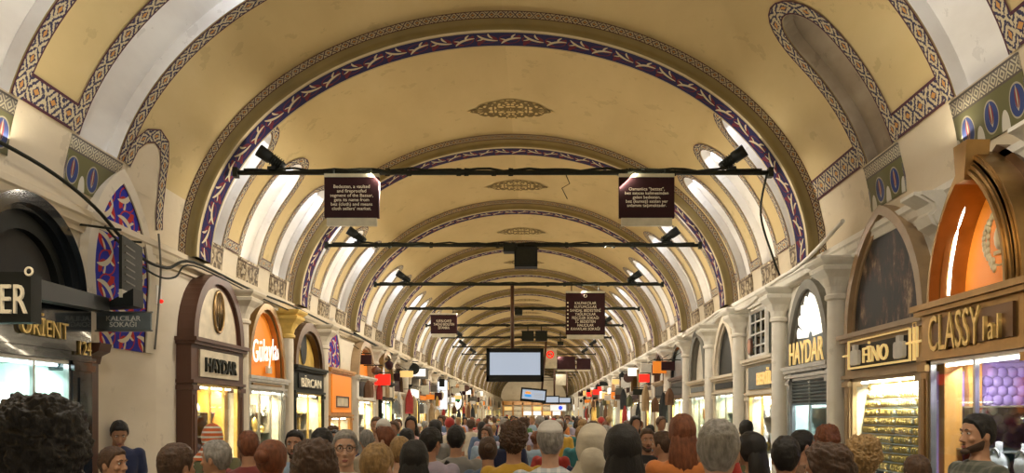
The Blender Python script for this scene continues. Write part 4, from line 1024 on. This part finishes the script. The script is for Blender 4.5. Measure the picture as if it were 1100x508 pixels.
def torso(mb, rings):
    n = len(rings)
    def fn(a, b):
        z, rx, ry, yo = rings[int(round(b * (n - 1)))]; t = 2 * PI * a; e = .82
        c, s = math.cos(t), math.sin(t)
        return (rx * math.copysign(abs(c) ** e, c), yo + ry * math.copysign(abs(s) ** e, s), z)
    mb.grid(fn, 28, n - 1)
TR = [(1.50, 0, 0, .01), (1.50, .05, .05, .015), (1.465, .062, .06, .015), (1.44, .11, .075, .015), (1.415, .165, .09, .015), (1.38, .192, .1, .01), (1.32, .19, .112, 0), (1.25, .175, .115, -.003), (1.15, .155, .105, 0),
      (1.06, .15, .103, 0), (.98, .163, .11, .005), (.9, .176, .12, .012), (.84, .17, .118, .015), (.79, .1, .08, .0), (.78, 0, 0, 0)]
POSE = {
 'stand': dict(arms=[((.19, 0, 1.385), (.235, .02, 1.11), (.235, -.05, .87))] * 2, legs=[((.09, 0, .88), (.1, -.01, .48), (.11, .02, .09))] * 2, head=(0, 0)),
 'walk': dict(arms=[((.19, 0, 1.385), (.24, .13, 1.14), (.22, .1, .9)), ((.19, 0, 1.385), (.235, -.08, 1.13), (.21, -.24, .94))], legs=[((.09, 0, .88), (.09, -.2, .5), (.1, -.23, .1)), ((.09, 0, .88), (.09, .06, .47), (.1, .34, .15))], head=(0, 0)),
 'stride': dict(arms=[((.19, 0, 1.385), (.235, -.08, 1.13), (.2, -.25, .96)), ((.19, 0, 1.385), (.24, .12, 1.14), (.23, .12, .89))], legs=[((.09, 0, .88), (.09, .08, .47), (.1, .3, .13)), ((.09, 0, .88), (.09, -.16, .5), (.1, -.2, .09))], head=(0, .45)),
 'bent': dict(arms=[((.19, 0, 1.385), (.25, .03, 1.13), (.14, -.2, 1.22))] * 2, legs=[((.09, 0, .88), (.09, -.1, .49), (.1, -.1, .09)), ((.09, 0, .88), (.09, .04, .48), (.1, .18, .1))], head=(0, -.35)),
 'down': dict(arms=[((.19, 0, 1.385), (.24, .03, 1.12), (.1, -.2, 1.08))] * 2, legs=[((.09, 0, .88), (.11, -.03, .48), (.12, .02, .09))] * 2, head=(.5, .1)),
}
def headM(pose):
    nod, turn = POSE[pose]['head']; p = Vector((0, .02, 1.5))
    return Matrix.Translation(p) @ Matrix.Rotation(turn, 4, 'Z') @ Matrix.Rotation(nod, 4, 'X') @ Matrix.Translation(-p)
def hand(mb, elbow, wrist, sx, curl=.5):
    w = Vector(wrist); d = (w - Vector(elbow)).normalized(); inn = Vector((-sx, 0, 0)); inn = (inn - d * inn.dot(d)).normalized(); t = d.cross(inn) * sx
    if t.y > 0: t = -t
    def P(a, b, c): return tuple(w + d * a + t * b + inn * c)
    m0 = mb.m
    mb.grid(lambda a, b: P(.05 + .055 * math.cos(PI * b), .040 * math.sin(PI * b) ** .7 * math.cos(2 * PI * a), .015 * math.sin(PI * b) ** .7 * math.sin(2 * PI * a)), 14, 10)
    for k, (o, L) in enumerate(((.035, .07), (.0118, .08), (-.0118, .074), (-.034, .058))):
        mb.tube([P(.06, o * .8, 0), P(.092, o, .003), P(.092 + L * .45, o * 1.05, .006 + curl * .02), P(.092 + L * .75, o * 1.05, .012 + curl * .05), P(.092 + L * .88, o * 1.03, .014 + curl * .075)], [.0095, .009, .0085, .0078, .0065], 8)
    mb.tube([P(.025, .025, .004), P(.05, .052, .012), P(.075, .062, .02), P(.095, .06, .026)], [.013, .011, .0095, .0075], 8)
LIB = {}
def realise(key, mb, voxel=None, smooth=2, cut=None, dec=None):
    me = bpy.data.meshes.new(key); me.from_pydata([tuple(v) for v in mb.v], [], mb.f)
    bm = bmesh.new(); bm.from_mesh(me); bmesh.ops.remove_doubles(bm, verts=bm.verts, dist=1e-5); bmesh.ops.recalc_face_normals(bm, faces=bm.faces); bm.to_mesh(me); bm.free()
    if voxel:
        o = bpy.data.objects.new('tmp', me); COL.objects.link(o); m = o.modifiers.new('r', 'REMESH'); m.mode = 'VOXEL'; m.voxel_size = voxel
        s = o.modifiers.new('s', 'SMOOTH'); s.factor = .5; s.iterations = smooth
        if dec: d = o.modifiers.new('d', 'DECIMATE'); d.ratio = dec
        bpy.context.view_layer.update(); me2 = bpy.data.meshes.new_from_object(o.evaluated_get(bpy.context.evaluated_depsgraph_get())); bpy.data.objects.remove(o); me = me2; me.name = key
    me.polygons.foreach_set('use_smooth', [True] * len(me.polygons))
    if not me.materials: me.materials.append(None)
    LIB[key] = me; return me
def side_arms(pose): return [(-1, POSE[pose]['arms'][0]), (1, POSE[pose]['arms'][1])]
def side_legs(pose): return [(-1, POSE[pose]['legs'][0]), (1, POSE[pose]['legs'][1])]
def mir(p, s): return (p[0] * s, p[1], p[2])
def mesh_body(pose, low=False):
    k = ('body', pose, low)
    if k in LIB: return LIB[k]
    mb = MB(); H = headM(pose)
    mb.m = lambda x, y, z: H @ Vector((x, y, z))
    mb.grid(lambda a, b: tuple(headpt(2 * PI * a, HZ[0] + (HZ[-1] - HZ[0]) * (b ** 1.15))), 32, 26)
    if not low:
        mb.tube([(0, -.082, 1.648), (0, -.098, 1.615), (0, -.112, 1.592), (0, -.098, 1.583)], [.008, .011, .0145, .009], 10)
        for s in (-1, 1):
            mb.sph((s * .012, -.1, 1.588), (.009, .01, .008), 8, 6); mb.sph((s * .032, -.083, 1.657), (.026, .012, .007), 10, 6)
            mb.sph((s * .079, .012, 1.615), (.007, .02, .032), 10, 8); mb.sph((s * .04, -.068, 1.6), (.024, .02, .02), 10, 6)
        mb.sph((0, -.086, 1.523), (.022, .014, .014), 10, 6); mb.sph((0, -.09, 1.556), (.024, .01, .005), 10, 6); mb.sph((0, -.089, 1.547), (.02, .01, .006), 10, 6)
    mb.m = ident
    mb.tube([(0, .02, 1.42), (0, .018, 1.49), tuple(H @ Vector((0, .012, 1.56)))], [.062, .055, .055], 16)
    torso(mb, TR)
    for s, (a, b, c) in side_arms(pose):
        limb(mb, [mir(a, s), mir(b, s), mir(c, s)], [.052, .04, .027])
        if not low: hand(mb, mir(b, s), mir(c, s), s)
        else: mb.sph(tuple(Vector(mir(c, s)) + (Vector(mir(c, s)) - Vector(mir(b, s))).normalized() * .07), (.03, .04, .06), 8, 6)
    for s, (a, b, c) in side_legs(pose):
        limb(mb, [mir(a, s), mir(b, s), mir(c, s)], [.085, .055, .038]); e = Vector(mir(c, s)); mb.sph((e.x, e.y - .06, e.z - .045), (.04, .11, .035), 12, 8)
    me = realise('body_' + pose, mb, .02 if low else .0062, 2 if low else 3, dec=.6 if low else None); LIB[k] = me; return me
def mesh_top(pose, sl, low=False, fem=False):
    k = ('top', pose, sl, low, fem)
    if k in LIB: return LIB[k]
    mb = MB(); d = .014
    rg = [(z + (.0 if z < 1.4 else -.002), rx + d, ry + d + (.012 if z < 1.2 else .004), yo) for z, rx, ry, yo in TR if .85 < z < 1.47]
    rg = [(1.468, 0, 0, .015), (1.468, .072, .068, .015)] + rg[1:] + [(.84 if not fem else .78, .19, .135, .012), (.84 if not fem else .78, 0, 0, .012)]
    torso(mb, rg)
    for s, (a, b, c) in side_arms(pose):
        a, b, c = Vector(mir(a, s)), Vector(mir(b, s)), Vector(mir(c, s))
        if sl == 'short': limb(mb, [a, a.lerp(b, .7)], [.068, .058])
        else: limb(mb, [a, b, b.lerp(c, .95)], [.067, .055, .042])
    me = realise('top_' + pose, mb, .02 if low else .011, 3); 
    if not low:
        for v in me.vertices:   # cloth folds
            n = noise.noise(Vector((v.co.x * 7, v.co.y * 7, v.co.z * 3.2 + 5))); v.co += v.normal * (n * .008)
    LIB[k] = me; return me
def mesh_legs(pose, low=False, skirt=False):
    k = ('legs', pose, low, skirt)
    if k in LIB: return LIB[k]
    mb = MB(); torso(mb, [(1.0, 0, 0, .008), (1.0, .168, .115, .008), (.9, .188, .13, .012), (.83, .182, .128, .015), (.78, .12, .09, 0), (.77, 0, 0, 0)])
    for s, (a, b, c) in side_legs(pose): limb(mb, [mir(a, s), mir(b, s), mir(c, s)], [.1, .074, .062])
    me = realise('legs_' + pose, mb, .022 if low else .013, 3); LIB[k] = me; return me
def mesh_shoes(pose):
    k = ('shoes', pose)
    if k in LIB: return LIB[k]
    mb = MB()
    for s, (a, b, c) in side_legs(pose):
        e = Vector(mir(c, s)); mb.sph((e.x, e.y - .06, e.z - .045), (.047, .135, .043), 14, 8); mb.box(e.x - .045, e.x + .045, e.y - .18, e.y + .06, e.z - .09, e.z - .07)
    me = realise('shoes_' + pose, mb); LIB[k] = me; return me
def hairline(phi, st):
    a = abs(((phi + PI) % (2 * PI)) - PI) / PI
    tab = {'short': [(0, 1.705), (.25, 1.695), (.36, 1.66), (.44, 1.6), (.5, 1.625), (.62, 1.59), (.8, 1.55), (1, 1.54)],
           'long': [(0, 1.71), (.25, 1.69), (.36, 1.62), (.45, 1.55), (1, 1.53)],
           'scarf': [(0, 1.70), (.2, 1.69), (.33, 1.6), (.4, 1.52), (1, 1.52)],
           'cap': [(0, 1.695), (1, 1.67)], 'knit': [(0, 1.685), (.4, 1.65), (1, 1.585)],
           'bald': [(0, 1.705), (.25, 1.695), (.36, 1.66), (.44, 1.6), (.5, 1.625), (.62, 1.59), (.8, 1.55), (1, 1.54)]}[st]
    for (x0, y0), (x1, y1) in zip(tab, tab[1:]):
        if x0 <= a <= x1: return y0 + (y1 - y0) * (a - x0) / (x1 - x0)
    return tab[-1][1]
def mesh_hair(style, pose):
    k = ('hair', style, pose)
    if k in LIB: return LIB[k]
    H = headM(pose); mb = MB(lambda x, y, z: H @ Vector((x, y, z)))
    base = {'curly': 'short', 'grey': 'short', 'bun': 'long', 'scarf': 'scarf', 'cap': 'cap', 'knit': 'knit', 'long': 'long', 'short': 'short', 'curlylong': 'long'}[style]
    th = {'curly': .038, 'short': .014, 'long': .02, 'bun': .014, 'scarf': .02, 'cap': .02, 'knit': .017, 'curlylong': .034}[style]
    na = {'curly': .016, 'curlylong': .015, 'short': .004, 'long': .004, 'bun': .003, 'scarf': .003, 'cap': .0005, 'knit': .001}[style]
    ns = {'curly': 30, 'curlylong': 30, 'short': 38, 'long': 22}.get(style, 18)
    C0 = Vector((0, .005, 1.62)); N1, N2 = (190, 90) if style == 'curly' else (96, 48) if style in ('curly', 'curlylong', 'short') else (56, 28)
    def fn(a, b):
        phi = 2 * PI * a; h = hairline(phi, base); z = HZ[0] - (HZ[0] - h) * (b ** 1.5); p = headpt(phi, z); 
        n = (p - C0); n.z *= .8; n.normalize(); e = min(1, (1 - b) * 5 + (.35 if style in ('scarf', 'cap', 'knit') else .12))
        o = th * e + na * noise.noise(p * ns) * (1 if b < .97 else .3) + na * .6 * noise.noise(p * ns * 2.7) + (abs(noise.noise(p * 90)) * .014 if style == 'curly' else 0)
        return tuple(p + n * o)
    mb.grid(fn, N1, N2)
    if style in ('long', 'curlylong', 'bun') and style != 'bun':
        def fc(a, b):
            t = 2 * PI * a; z = 1.69 - .38 * b; e = math.sin(PI * min(1, b * 1.05 + .02)) ** .35; rx = (.092 + .03 * b) * e; ry = (.06 - .01 * b) * e
            q = Vector((rx * math.cos(t), .055 + .035 * b + ry * math.sin(t), z)); n = noise.noise(Vector((math.cos(t) * 4, math.sin(t) * 4, z * 6))) * .012
            return (q.x * (1 + n * 6), q.y + n, q.z)
        mb.grid(fc, 40, 24)
    if style == 'bun': mb.sph((0, .125, 1.66), (.045, .04, .045), 16, 10)
    if style == 'scarf':
        mb.grid(lambda a, b: ((.088 + .1 * b ** 1.5) * math.cos(2 * PI * a) * (1 + .04 * math.sin(a * 40)), .015 + (.09 + .03 * b) * math.sin(2 * PI * a), 1.56 - .13 * b), 40, 8)
        mb.sph((0, .1, 1.56), (.07, .04, .09), 14, 8)
    if style == 'cap':
        mb.grid(lambda a, b: (.075 * math.sin((a - .5) * PI), -.06 - (.1 * math.cos((a - .5) * PI) ** .8) * b - .02, 1.69 - .015 * b - .012 * abs(a - .5)), 14, 4)
        mb.sph((0, 0, 1.775), (.008, .008, .005), 8, 4)
    me = realise('hair_' + style, mb); LIB[k] = me; return me
def face_parts(pose, T, hairmat, beard=False, glasses=False):
    H = headM(pose)
    def mk(key, fn, mats):
        k = ('face', key, pose)
        if k not in LIB:
            mb = MB(lambda x, y, z: H @ Vector((x, y, z))); fn(mb); me = bpy.data.meshes.new(key); me.from_pydata([tuple(v) for v in mb.v], [], mb.f)
            me.polygons.foreach_set('material_index', mb.mi); me.polygons.foreach_set('use_smooth', mb.smooth)
            for m in mats: me.materials.append(m)
            LIB[k] = me
        o = bpy.data.objects.new(key, LIB[k]); COL.objects.link(o); o.parent = T
        for q, m in enumerate(mats): o.material_slots[q].link = 'OBJECT'; o.material_slots[q].material = m
        return o
    def eyes(mb):
        for s in (-1, 1):
            mb.slot(0).sph((s * .031, -.0805, 1.637), (.0135, .0085, .0075), 12, 8); mb.slot(1).sph((s * .031, -.0875, 1.637), (.0055, .003, .0058), 10, 6)
    mk('eyes', eyes, [M['eyewhite'], M['iris']])
    def brows(mb):
        for s in (-1, 1): mb.tube([(s * .014, -.094, 1.657), (s * .03, -.0955, 1.664), (s * .048, -.084, 1.656)], [.003, .0042, .002], 6)
    mk('eyebrows', brows, [hairmat])
    def lips(mb): mb.sph((0, -.0985, 1.5555), (.023, .005, .0045), 12, 6); mb.sph((0, -.0975, 1.5475), (.019, .0055, .005), 12, 6)
    mk('lips', lips, [M['lip']])
    if beard:
        def bd(mb):
            mb.grid(lambda a, b: tuple((lambda p: p + Vector((p.x, p.y, 0)).normalized() * (.001 + .004 * math.sin(PI * b)))(headpt((a - .5) * PI * 1.0, 1.511 + (.034 + .055 * abs(2 * a - 1) ** 1.6) * b))), 30, 8)
            mb.sph((0, -.099, 1.568), (.026, .006, .004), 12, 6); mb.sph((0, -.083, 1.522), (.036, .024, .021), 14, 8)
        mk('beard', bd, [M['stubble']])
    if glasses:
        def gl(mb):
            for s in (-1, 1): mb.torus((s * .032, -.108, 1.635), .021, .002, 'y', 18, 5); mb.tube([(s * .053, -.106, 1.64), (s * .08, .0, 1.64)], .002, 5)
            mb.tube([(-.011, -.108, 1.638), (.011, -.108, 1.638)], .002, 5)
        mk('glasses', gl, [M['black']])
def skin(name, c):
    m, nt, b = newmat(name); v = coord(nt, 'Object'); nt.links.new(ramp(nt, tex_noise(nt, v, 14), [(.35, tuple(x * .85 for x in c)), (.65, c)]), b.inputs['Base Color'])
    b.inputs['Roughness'].default_value = .5; b.inputs['Subsurface Weight'].default_value = .08; b.inputs['Subsurface Radius'].default_value = (.02, .008, .004); return m
SK = [skin('skin_tan', (.5, .27, .16)), skin('skin_light', (.62, .38, .26)), skin('skin_brown', (.36, .18, .1))]
def hairm(name, c): return plain(name, c, .5, vs=60, var=.25, stretch=(1, 1, .25), bmp=.5)
HM = dict(black=hairm('black_hair', (.01, .008, .007)), brown=hairm('brown_hair', (.1, .05, .025)), grey=hairm('grey_hair', (.38, .36, .33)), blond=hairm('blond_hair', (.42, .26, .1)), auburn=hairm('auburn_hair', (.25, .08, .03)), white=hairm('white_hair', (.65, .62, .57)))
M['eyewhite'] = plain('eye_white', (.8, .78, .75), .3); M['iris'] = plain('iris', (.03, .015, .01), .2); M['stubble'] = plain('dark_beard', (.085, .05, .032), .8, vs=80); M['lip'] = plain('lip', (.42, .15, .12), .5)
def cloth(name, c, pat=None, c2=None):
    m, nt, b = newmat(name); v = coord(nt, 'Object'); f = tex_noise(nt, v, 9, 5); col = ramp(nt, f, [(.3, tuple(x * .78 for x in c)), (.7, c)])
    if pat:
        sp = nt.nodes.new('ShaderNodeSeparateXYZ'); nt.links.new(v, sp.inputs[0]); x, z = E(nt, sp.outputs[0]), E(nt, sp.outputs[2])
        if pat == 'stripe': k = (z * 22).fract().lt(.4)
        elif pat == 'thin': k = (z * 45).fract().lt(.3)
        elif pat == 'check': k = ((z * 16).fract().lt(.35) + (x * 16).fract().lt(.35)) * .5
        elif pat == 'vstripe': k = (x * 30).fract().lt(.4)
        col = mixc(nt, k, col, c2)
    nt.links.new(col, b.inputs['Base Color']); b.inputs['Roughness'].default_value = .85; b.inputs['Sheen Weight'].default_value = .2
    bump(nt, b, tex_noise(nt, v, 12, 4), .5, .02); return m
CL = dict(navy=(.02, .03, .09), white=(.75, .73, .7), grey=(.3, .3, .29), olive=(.16, .16, .08), mustard=(.6, .36, .04), lavender=(.48, .44, .58), red=(.45, .04, .03), burgundy=(.22, .04, .04), black=(.02, .02, .022), teal=(.04, .2, .22),
          beige=(.55, .45, .32), pink=(.65, .4, .38), sky=(.35, .48, .62), brown=(.2, .11, .06), orange=(.7, .24, .06), green=(.08, .22, .08), cream=(.7, .64, .52), denim=(.1, .16, .28))
CM = {k: cloth('cloth_' + k, c) for k, c in CL.items()}
CM['sky check'] = cloth('cloth_sky_check', (.4, .5, .6), 'check', (.7, .72, .75)); CM['lilac striped'] = cloth('cloth_lilac_stripe', (.62, .6, .68), 'thin', (.35, .33, .45)); CM['dark check'] = cloth('cloth_dark_check', (.07, .08, .06), 'check', (.16, .16, .13))
CM['orange striped'] = cloth('cloth_orange_stripe', (.75, .16, .04), 'stripe', (.8, .75, .65)); CM['burgundy check'] = cloth('cloth_burgundy_check', (.25, .05, .05), 'check', (.4, .2, .15))
def part(T, name, me, mat, label=None):
    o = bpy.data.objects.new(name, me); COL.objects.link(o); o.parent = T
    o.material_slots[0].link = 'OBJECT'; o.material_slots[0].material = mat
    if label: o['label'] = label
    return o
HN = {'short': 'hair', 'curly': 'hair', 'long': 'hair', 'curlylong': 'hair', 'bun': 'hair', 'scarf': 'headscarf', 'cap': 'cap', 'knit': 'knitted_cap'}
PP = []
def person(x, y, h, rz, label, pose='walk', top='grey', sl='short', legs='denim', hair='short', hc='black', sk=0, face=True, beard=False, glasses=False, hatmat=None):
    T = thing('person', label, 'person', (x, y, 0), 'people walking through the bazaar'); s = h / 1.752; T.scale = (s, s, s); T.rotation_euler = (0, 0, rz)
    part(T, 'body', mesh_body(pose), SK[sk]); part(T, 'top', mesh_top(pose, sl), CM[top]); part(T, 'trousers', mesh_legs(pose), CM[legs]); part(T, 'shoes', mesh_shoes(pose), CM['black'])
    if hair in ('cap', 'knit'):
        part(T, 'hair', mesh_hair('short', pose), HM[hc]); part(T, HN[hair], mesh_hair(hair, pose), CM[hatmat or 'white'])
    elif hair == 'scarf': part(T, 'headscarf', mesh_hair(hair, pose), CM[hatmat or 'white'])
    elif hair: part(T, 'hair', mesh_hair(hair, pose), HM[hc])
    if face: face_parts(pose, T, HM[hc], beard, glasses)
    PP.append((x, y)); return T
def at(pxx, ytop, D):  # ground position and height of a person whose crown shows at a pixel
    return CX + (pxx - VX) * D / F, D, CZ + (VY - ytop) * D / F
AWAY, TOWARD = PI, 0.0
def pp(pxx, yt, D, rz, label, **k):
    x, y, h = at(pxx, yt, D); return person(x, y, h, rz, label, **k)
pp(42, 441, 1.95, AWAY + .5, 'person with a big mop of curly black hair filling the near left corner', hair='curly', hc='black', top='navy', pose='stand', sk=0)
pp(127, 450, 8.3, TOWARD + .5, 'man in a navy t-shirt looking down, standing against the cream pier', pose='down', top='navy', legs='black', sk=0)
pp(122, 481, 5.4, PI * .55, 'man in a pale grey shirt in profile, below the man by the pier', pose='bent', top='grey', hair='short', hc='brown')
pp(190, 478, 4.2, AWAY - .4, 'brown haired person in white top left of the striped headscarf', top='white', hair='short', hc='brown')
pp(228, 457, 7.2, AWAY + .3, 'woman in orange and cream striped headscarf before the HAYDAR kiosk', hair='scarf', hatmat='orange striped', top='olive', sl='long', legs='black')
pp(233, 474, 5.2, AWAY + .9, 'person in olive long sleeved top with grey brown hair, before the brown kiosk', hair='short', hc='grey', top='olive', sl='long', pose='stride')
pp(268, 464, 6.3, AWAY, 'person in burgundy top below the white script sign', top='burgundy', hair='short', hc='auburn', sl='long', pose='stride')
pp(292, 474, 4.7, AWAY - .2, 'auburn haired person in an orange top below the orange arch', top='orange', hair='bun', hc='auburn', sl='long', pose='walk')
pp(318, 463, 6.8, TOWARD + .4, 'dark haired man in pale blue shirt below the yellow capped column', top='sky', hair='short', hc='black', pose='bent', beard=True)
pp(346, 461, 5.9, AWAY + .2, 'dark haired man in beige shirt below the yellow arch', top='beige', hair='short', hc='black')
pp(338, 478, 3.5, AWAY + .4, 'brown haired person in navy top nearest the grey haired man', top='navy', hair='curlylong', hc='brown', pose='walk')
pp(371, 463, 5.3, TOWARD + .2, 'grey haired man with glasses and white shirt facing the viewer', top='white', hair='short', hc='grey', glasses=True, pose='walk', sk=1)
pp(404, 478, 4.1, AWAY + .1, 'man in a cream shirt with short light brown hair, lower centre left', top='cream', hair='short', hc='blond', pose='bent', sk=1)
pp(414, 459, 7.2, AWAY + .9, 'red faced man in a white shirt turned towards the right', top='white', hair='short', hc='auburn', pose='stride', sk=1)
pp(430, 470, 6.0, AWAY + .2, 'person in a red top below the dark shop signs', top='red', hair='short', hc='blond', pose='walk', sk=1)
pp(437, 461, 8.4, AWAY, 'black haired man in burgundy check shirt behind the red top', top='burgundy check', hair='short', hc='black')
pp(445, 475, 4.8, AWAY + .1, 'woman with long black hair and black top left of centre', top='black', hair='long', hc='black', pose='stand', sl='long')
pp(462, 460, 6.6, AWAY - .1, 'man in a lavender shirt with a dark shoulder strap', top='lavender', hair='short', hc='black', pose='bent')
pp(490, 458, 7.2, AWAY, 'man in a grey olive t-shirt with cropped black hair', top='grey', hair='short', hc='black', pose='walk')
pp(525, 470, 6.8, AWAY - .3, 'person in a dark denim jacket left of the mustard top', top='denim', hair='bun', hc='brown', pose='stride', sl='long')
pp(552, 457, 5.9, AWAY, 'curly haired person in a mustard yellow top in the centre', top='mustard', hair='curly', hc='brown', pose='stand', sl='long')
pp(591, 454, 5.1, AWAY, 'man in white cap and light blue check shirt, dark bag strap on his back', top='sky check', hair='cap', hatmat='white', hc='grey', pose='walk', sk=1)
pp(637, 458, 4.4, AWAY - .1, 'woman in a cream headscarf and pale pink top', top='pink', hair='scarf', hatmat='cream', pose='stand', sl='long')
pp(669, 459, 3.9, AWAY, 'woman with long dark hair and olive top right of the cream headscarf', top='olive', hair='long', hc='black', pose='stand')
pp(695, 461, 8.2, TOWARD, 'bearded man in dark jacket facing the viewer behind the long haired woman', top='black', hair='short', hc='brown', beard=True, pose='walk', sl='long')
pp(712, 464, 7.2, AWAY + .4, 'person in dark brown top between the two long haired women', top='brown', hair='short', hc='brown', pose='stride')
pp(733, 447, 5.6, AWAY, 'tall auburn haired woman in an orange dress top', top='orange', hair='long', hc='auburn', pose='walk', sk=1)
pp(772, 453, 3.3, AWAY - .3, 'grey blond haired man in a lilac striped shirt', top='lilac striped', hair='short', hc='grey', pose='walk', sk=1)
pp(808, 466, 5.6, AWAY + .2, 'person with black hair and black jacket before the necklace window', top='black', hair='long', hc='black', pose='stride', sl='long')
pp(843, 470, 4.6, AWAY, 'black haired man in dark grey top right of the black jacket', top='black', hair='short', hc='black', pose='bent')
pp(862, 463, 6.4, PI / 2 + .3, 'man in brown shirt in profile before the steel shutter', top='brown', hair='short', hc='black', pose='walk', sl='long')
pp(890, 459, 6.9, AWAY - .5, 'auburn haired woman looking at the mural shop window', top='brown', hair='curlylong', hc='auburn', pose='stride', sl='long')
pp(888, 482, 3.55, AWAY + .7, 'brown haired person in a rust brown top low in the right half', top='brown', hair='curlylong', hc='brown', pose='stride', sl='long')
pp(926, 474, 4.5, AWAY - .2, 'blond curly haired person before the bangle window', top='beige', hair='curly', hc='blond', pose='bent', sk=1)
pp(1050, 446, 5.15, -PI / 2 + .1, 'bearded man in a dark check shirt in profile before the CLASSY shop', top='dark check', hair='short', hc='black', beard=True, pose='stand', sk=0)
pp(985, 490, 5.0, AWAY, 'short person in burgundy top below the bangle window', top='burgundy', hair='short', hc='brown', pose='walk')
pp(745, 483, 3.6, AWAY - 1.0, 'white shirted person low beside the lilac striped shirt', top='white', hair='short', hc='brown', pose='walk') if False else None
# bag and straps
def strapbag(x, y, h, rz, label, col='black'):
    s = h / 1.752; T = thing('shoulder_bag', label, 'bag', (x, y, 0)); T.scale = (s, s, s); T.rotation_euler = (0, 0, rz)
    mb = MB(); n = 24; P = []
    for i in range(n + 1):
        t = i / n; P.append((.14 - .3 * t, .125 + .028 * math.sin(PI * t) + .004, 1.46 - .52 * t))
    mb.tube([(p[0], p[1] - .0, p[2]) for p in P], .02, 8); tb = build('strap', mb, CM[col], None, loc=(0, 0, 0)); tb.parent = T
    mb = MB(); mb.box(-.3, -.16, .02, .2, .74, .98, .02); bb = build('pouch', mb, CM[col], None, loc=(0, 0, 0)); bb.parent = T
x, y, h = at(591, 454, 5.1); strapbag(x, y, h, PI + PI, 'navy bag strap across the back of the light blue check shirt', 'navy')
x, y, h = at(462, 460, 6.6); strapbag(x, y, h, 2 * PI, 'black bag strap across the back of the lavender shirt')
# crowd further down
rr = random.Random(12); seen = set(); HSTY = [('short', 'black'), ('short', 'brown'), ('short', 'grey'), ('long', 'brown'), ('long', 'black'), ('bun', 'auburn'), ('curly', 'brown'), ('short', 'blond'), ('cap', 'white'), ('knit', 'black'), ('short', 'white')]
def lowperson(x, y, h, rz, label, pose, top, legs, hs, hc, sk, sl):
    T = thing('person', label, 'person', (x, y, 0), 'people walking through the bazaar'); s = h / 1.752; T.scale = (s, s, s); T.rotation_euler = (0, 0, rz)
    part(T, 'body', mesh_body(pose, True), SK[sk]); part(T, 'top', mesh_top(pose, sl, True), CM[top]); part(T, 'trousers', mesh_legs(pose, True), CM[legs])
    if hs in ('cap', 'knit'): part(T, HN[hs], mesh_hair(hs, pose), CM['white' if hs == 'cap' else 'red'])
    else: part(T, 'hair', mesh_hair(hs, pose), HM[hc])
    return T
n = 0; tries = 0
while n < 150 and tries < 9000:
    tries += 1; y = 8.8 + 57 * rr.random() ** 1.3; x = rr.uniform(-3.15, 3.1)
    if x < -2.4 and y < 10.5: continue
    if min(math.hypot(x - a, y - b) for a, b in PP) < .64: continue
    h = rr.gauss(1.66, .07); h = min(1.76, max(1.5, h)); top = rr.choice(list(CL)); hs, hc = rr.choice(HSTY); aw = rr.random() < .6
    sd = 'left side' if x < -1.1 else ('middle' if x < 1.1 else 'right side'); hn = {'cap': 'white cap', 'knit': 'red knitted cap', 'long': f'long {hc} hair', 'bun': 'auburn hair bun', 'curly': 'curly brown hair'}.get(hs, f'short {hc} hair')
    lab = f'{"person from behind" if aw else "oncoming person"} in {top} top, {hn}, {sd}, by the {where(y)}'
    if lab in seen: continue
    seen.add(lab); PP.append((x, y)); n += 1
    k = dict(pose=rr.choice(['walk', 'stride', 'stand', 'bent']), top=top, legs=rr.choice(['denim', 'black', 'beige', 'navy']), sk=rr.randrange(3), sl=rr.choice(['short', 'long']))
    rz = (AWAY if aw else TOWARD) + rr.uniform(-.35, .35)
    if y < 12: PP.pop(); person(x, y, h, rz, lab, hair=hs, hc=hc if hs not in ('cap', 'knit') else 'black', face=not aw, **k)
    else: lowperson(x, y, h, rz, lab, hs=hs, hc=hc, **k)
# ------------------------------------------------------------------ camera, light
cam = bpy.data.cameras.new('camera'); co = bpy.data.objects.new('camera', cam); COL.objects.link(co); SC.camera = co
co.location = (CX, 0, CZ); co.rotation_euler = (PI / 2, 0, 0); cam.sensor_width = 36; cam.lens = 36 * F / 1100
cam.shift_x = -(VX - 550) / 1100; cam.shift_y = (VY - 254) / 1100; cam.clip_start = .05; cam.clip_end = 300
w = bpy.data.worlds.new('world'); SC.world = w; w.use_nodes = True; w.node_tree.nodes['Background'].inputs[0].default_value = (1, .86, .68, 1); w.node_tree.nodes['Background'].inputs[1].default_value = .38
# unseen area lights added above the cornices to brighten the vault
for i, y in enumerate([0.0] + [a + 2.3 for a in ARCHES]):
    if y > 60 and i % 2: continue
    for s in (-1, 1):
        area('vault_fill', (s * 3.86, y, 4.0), (-s * .75, 0, 1), .1, 3.6, 42 if y < 9 else 54, (1, .9, .7) if y < 9 else (1, .85, .6))
# fill lights without fixtures, added to lift the crowd and shop facades
for k in range(-1, 15):
    D = 10.22 + 4.4 * k if k >= 0 else 3.5
    for s in (-1, 1): area('aisle_fill', (s * 1.6, D + .12, 4.8), (s * .95, .0, -1), .5, .3, 85, (1, .9, .74))
vs_ = SC.view_settings; vs_.view_transform = 'Standard'; vs_.look = 'None'; vs_.gamma = 1; vs_.exposure = -.12; vs_.use_curve_mapping = False; SC.display_settings.display_device = 'sRGB'
SC.cycles.use_denoising = True; SC.cycles.max_bounces = 6; SC.cycles.diffuse_bounces = 3; SC.cycles.glossy_bounces = 3; SC.cycles.transparent_max_bounces = 8; SC.cycles.sample_clamp_indirect = 4; SC.cycles.caustics_reflective = False
for o in list(bpy.data.objects):
    for k in ('_o', '_w'):
        if k in o: del o[k]
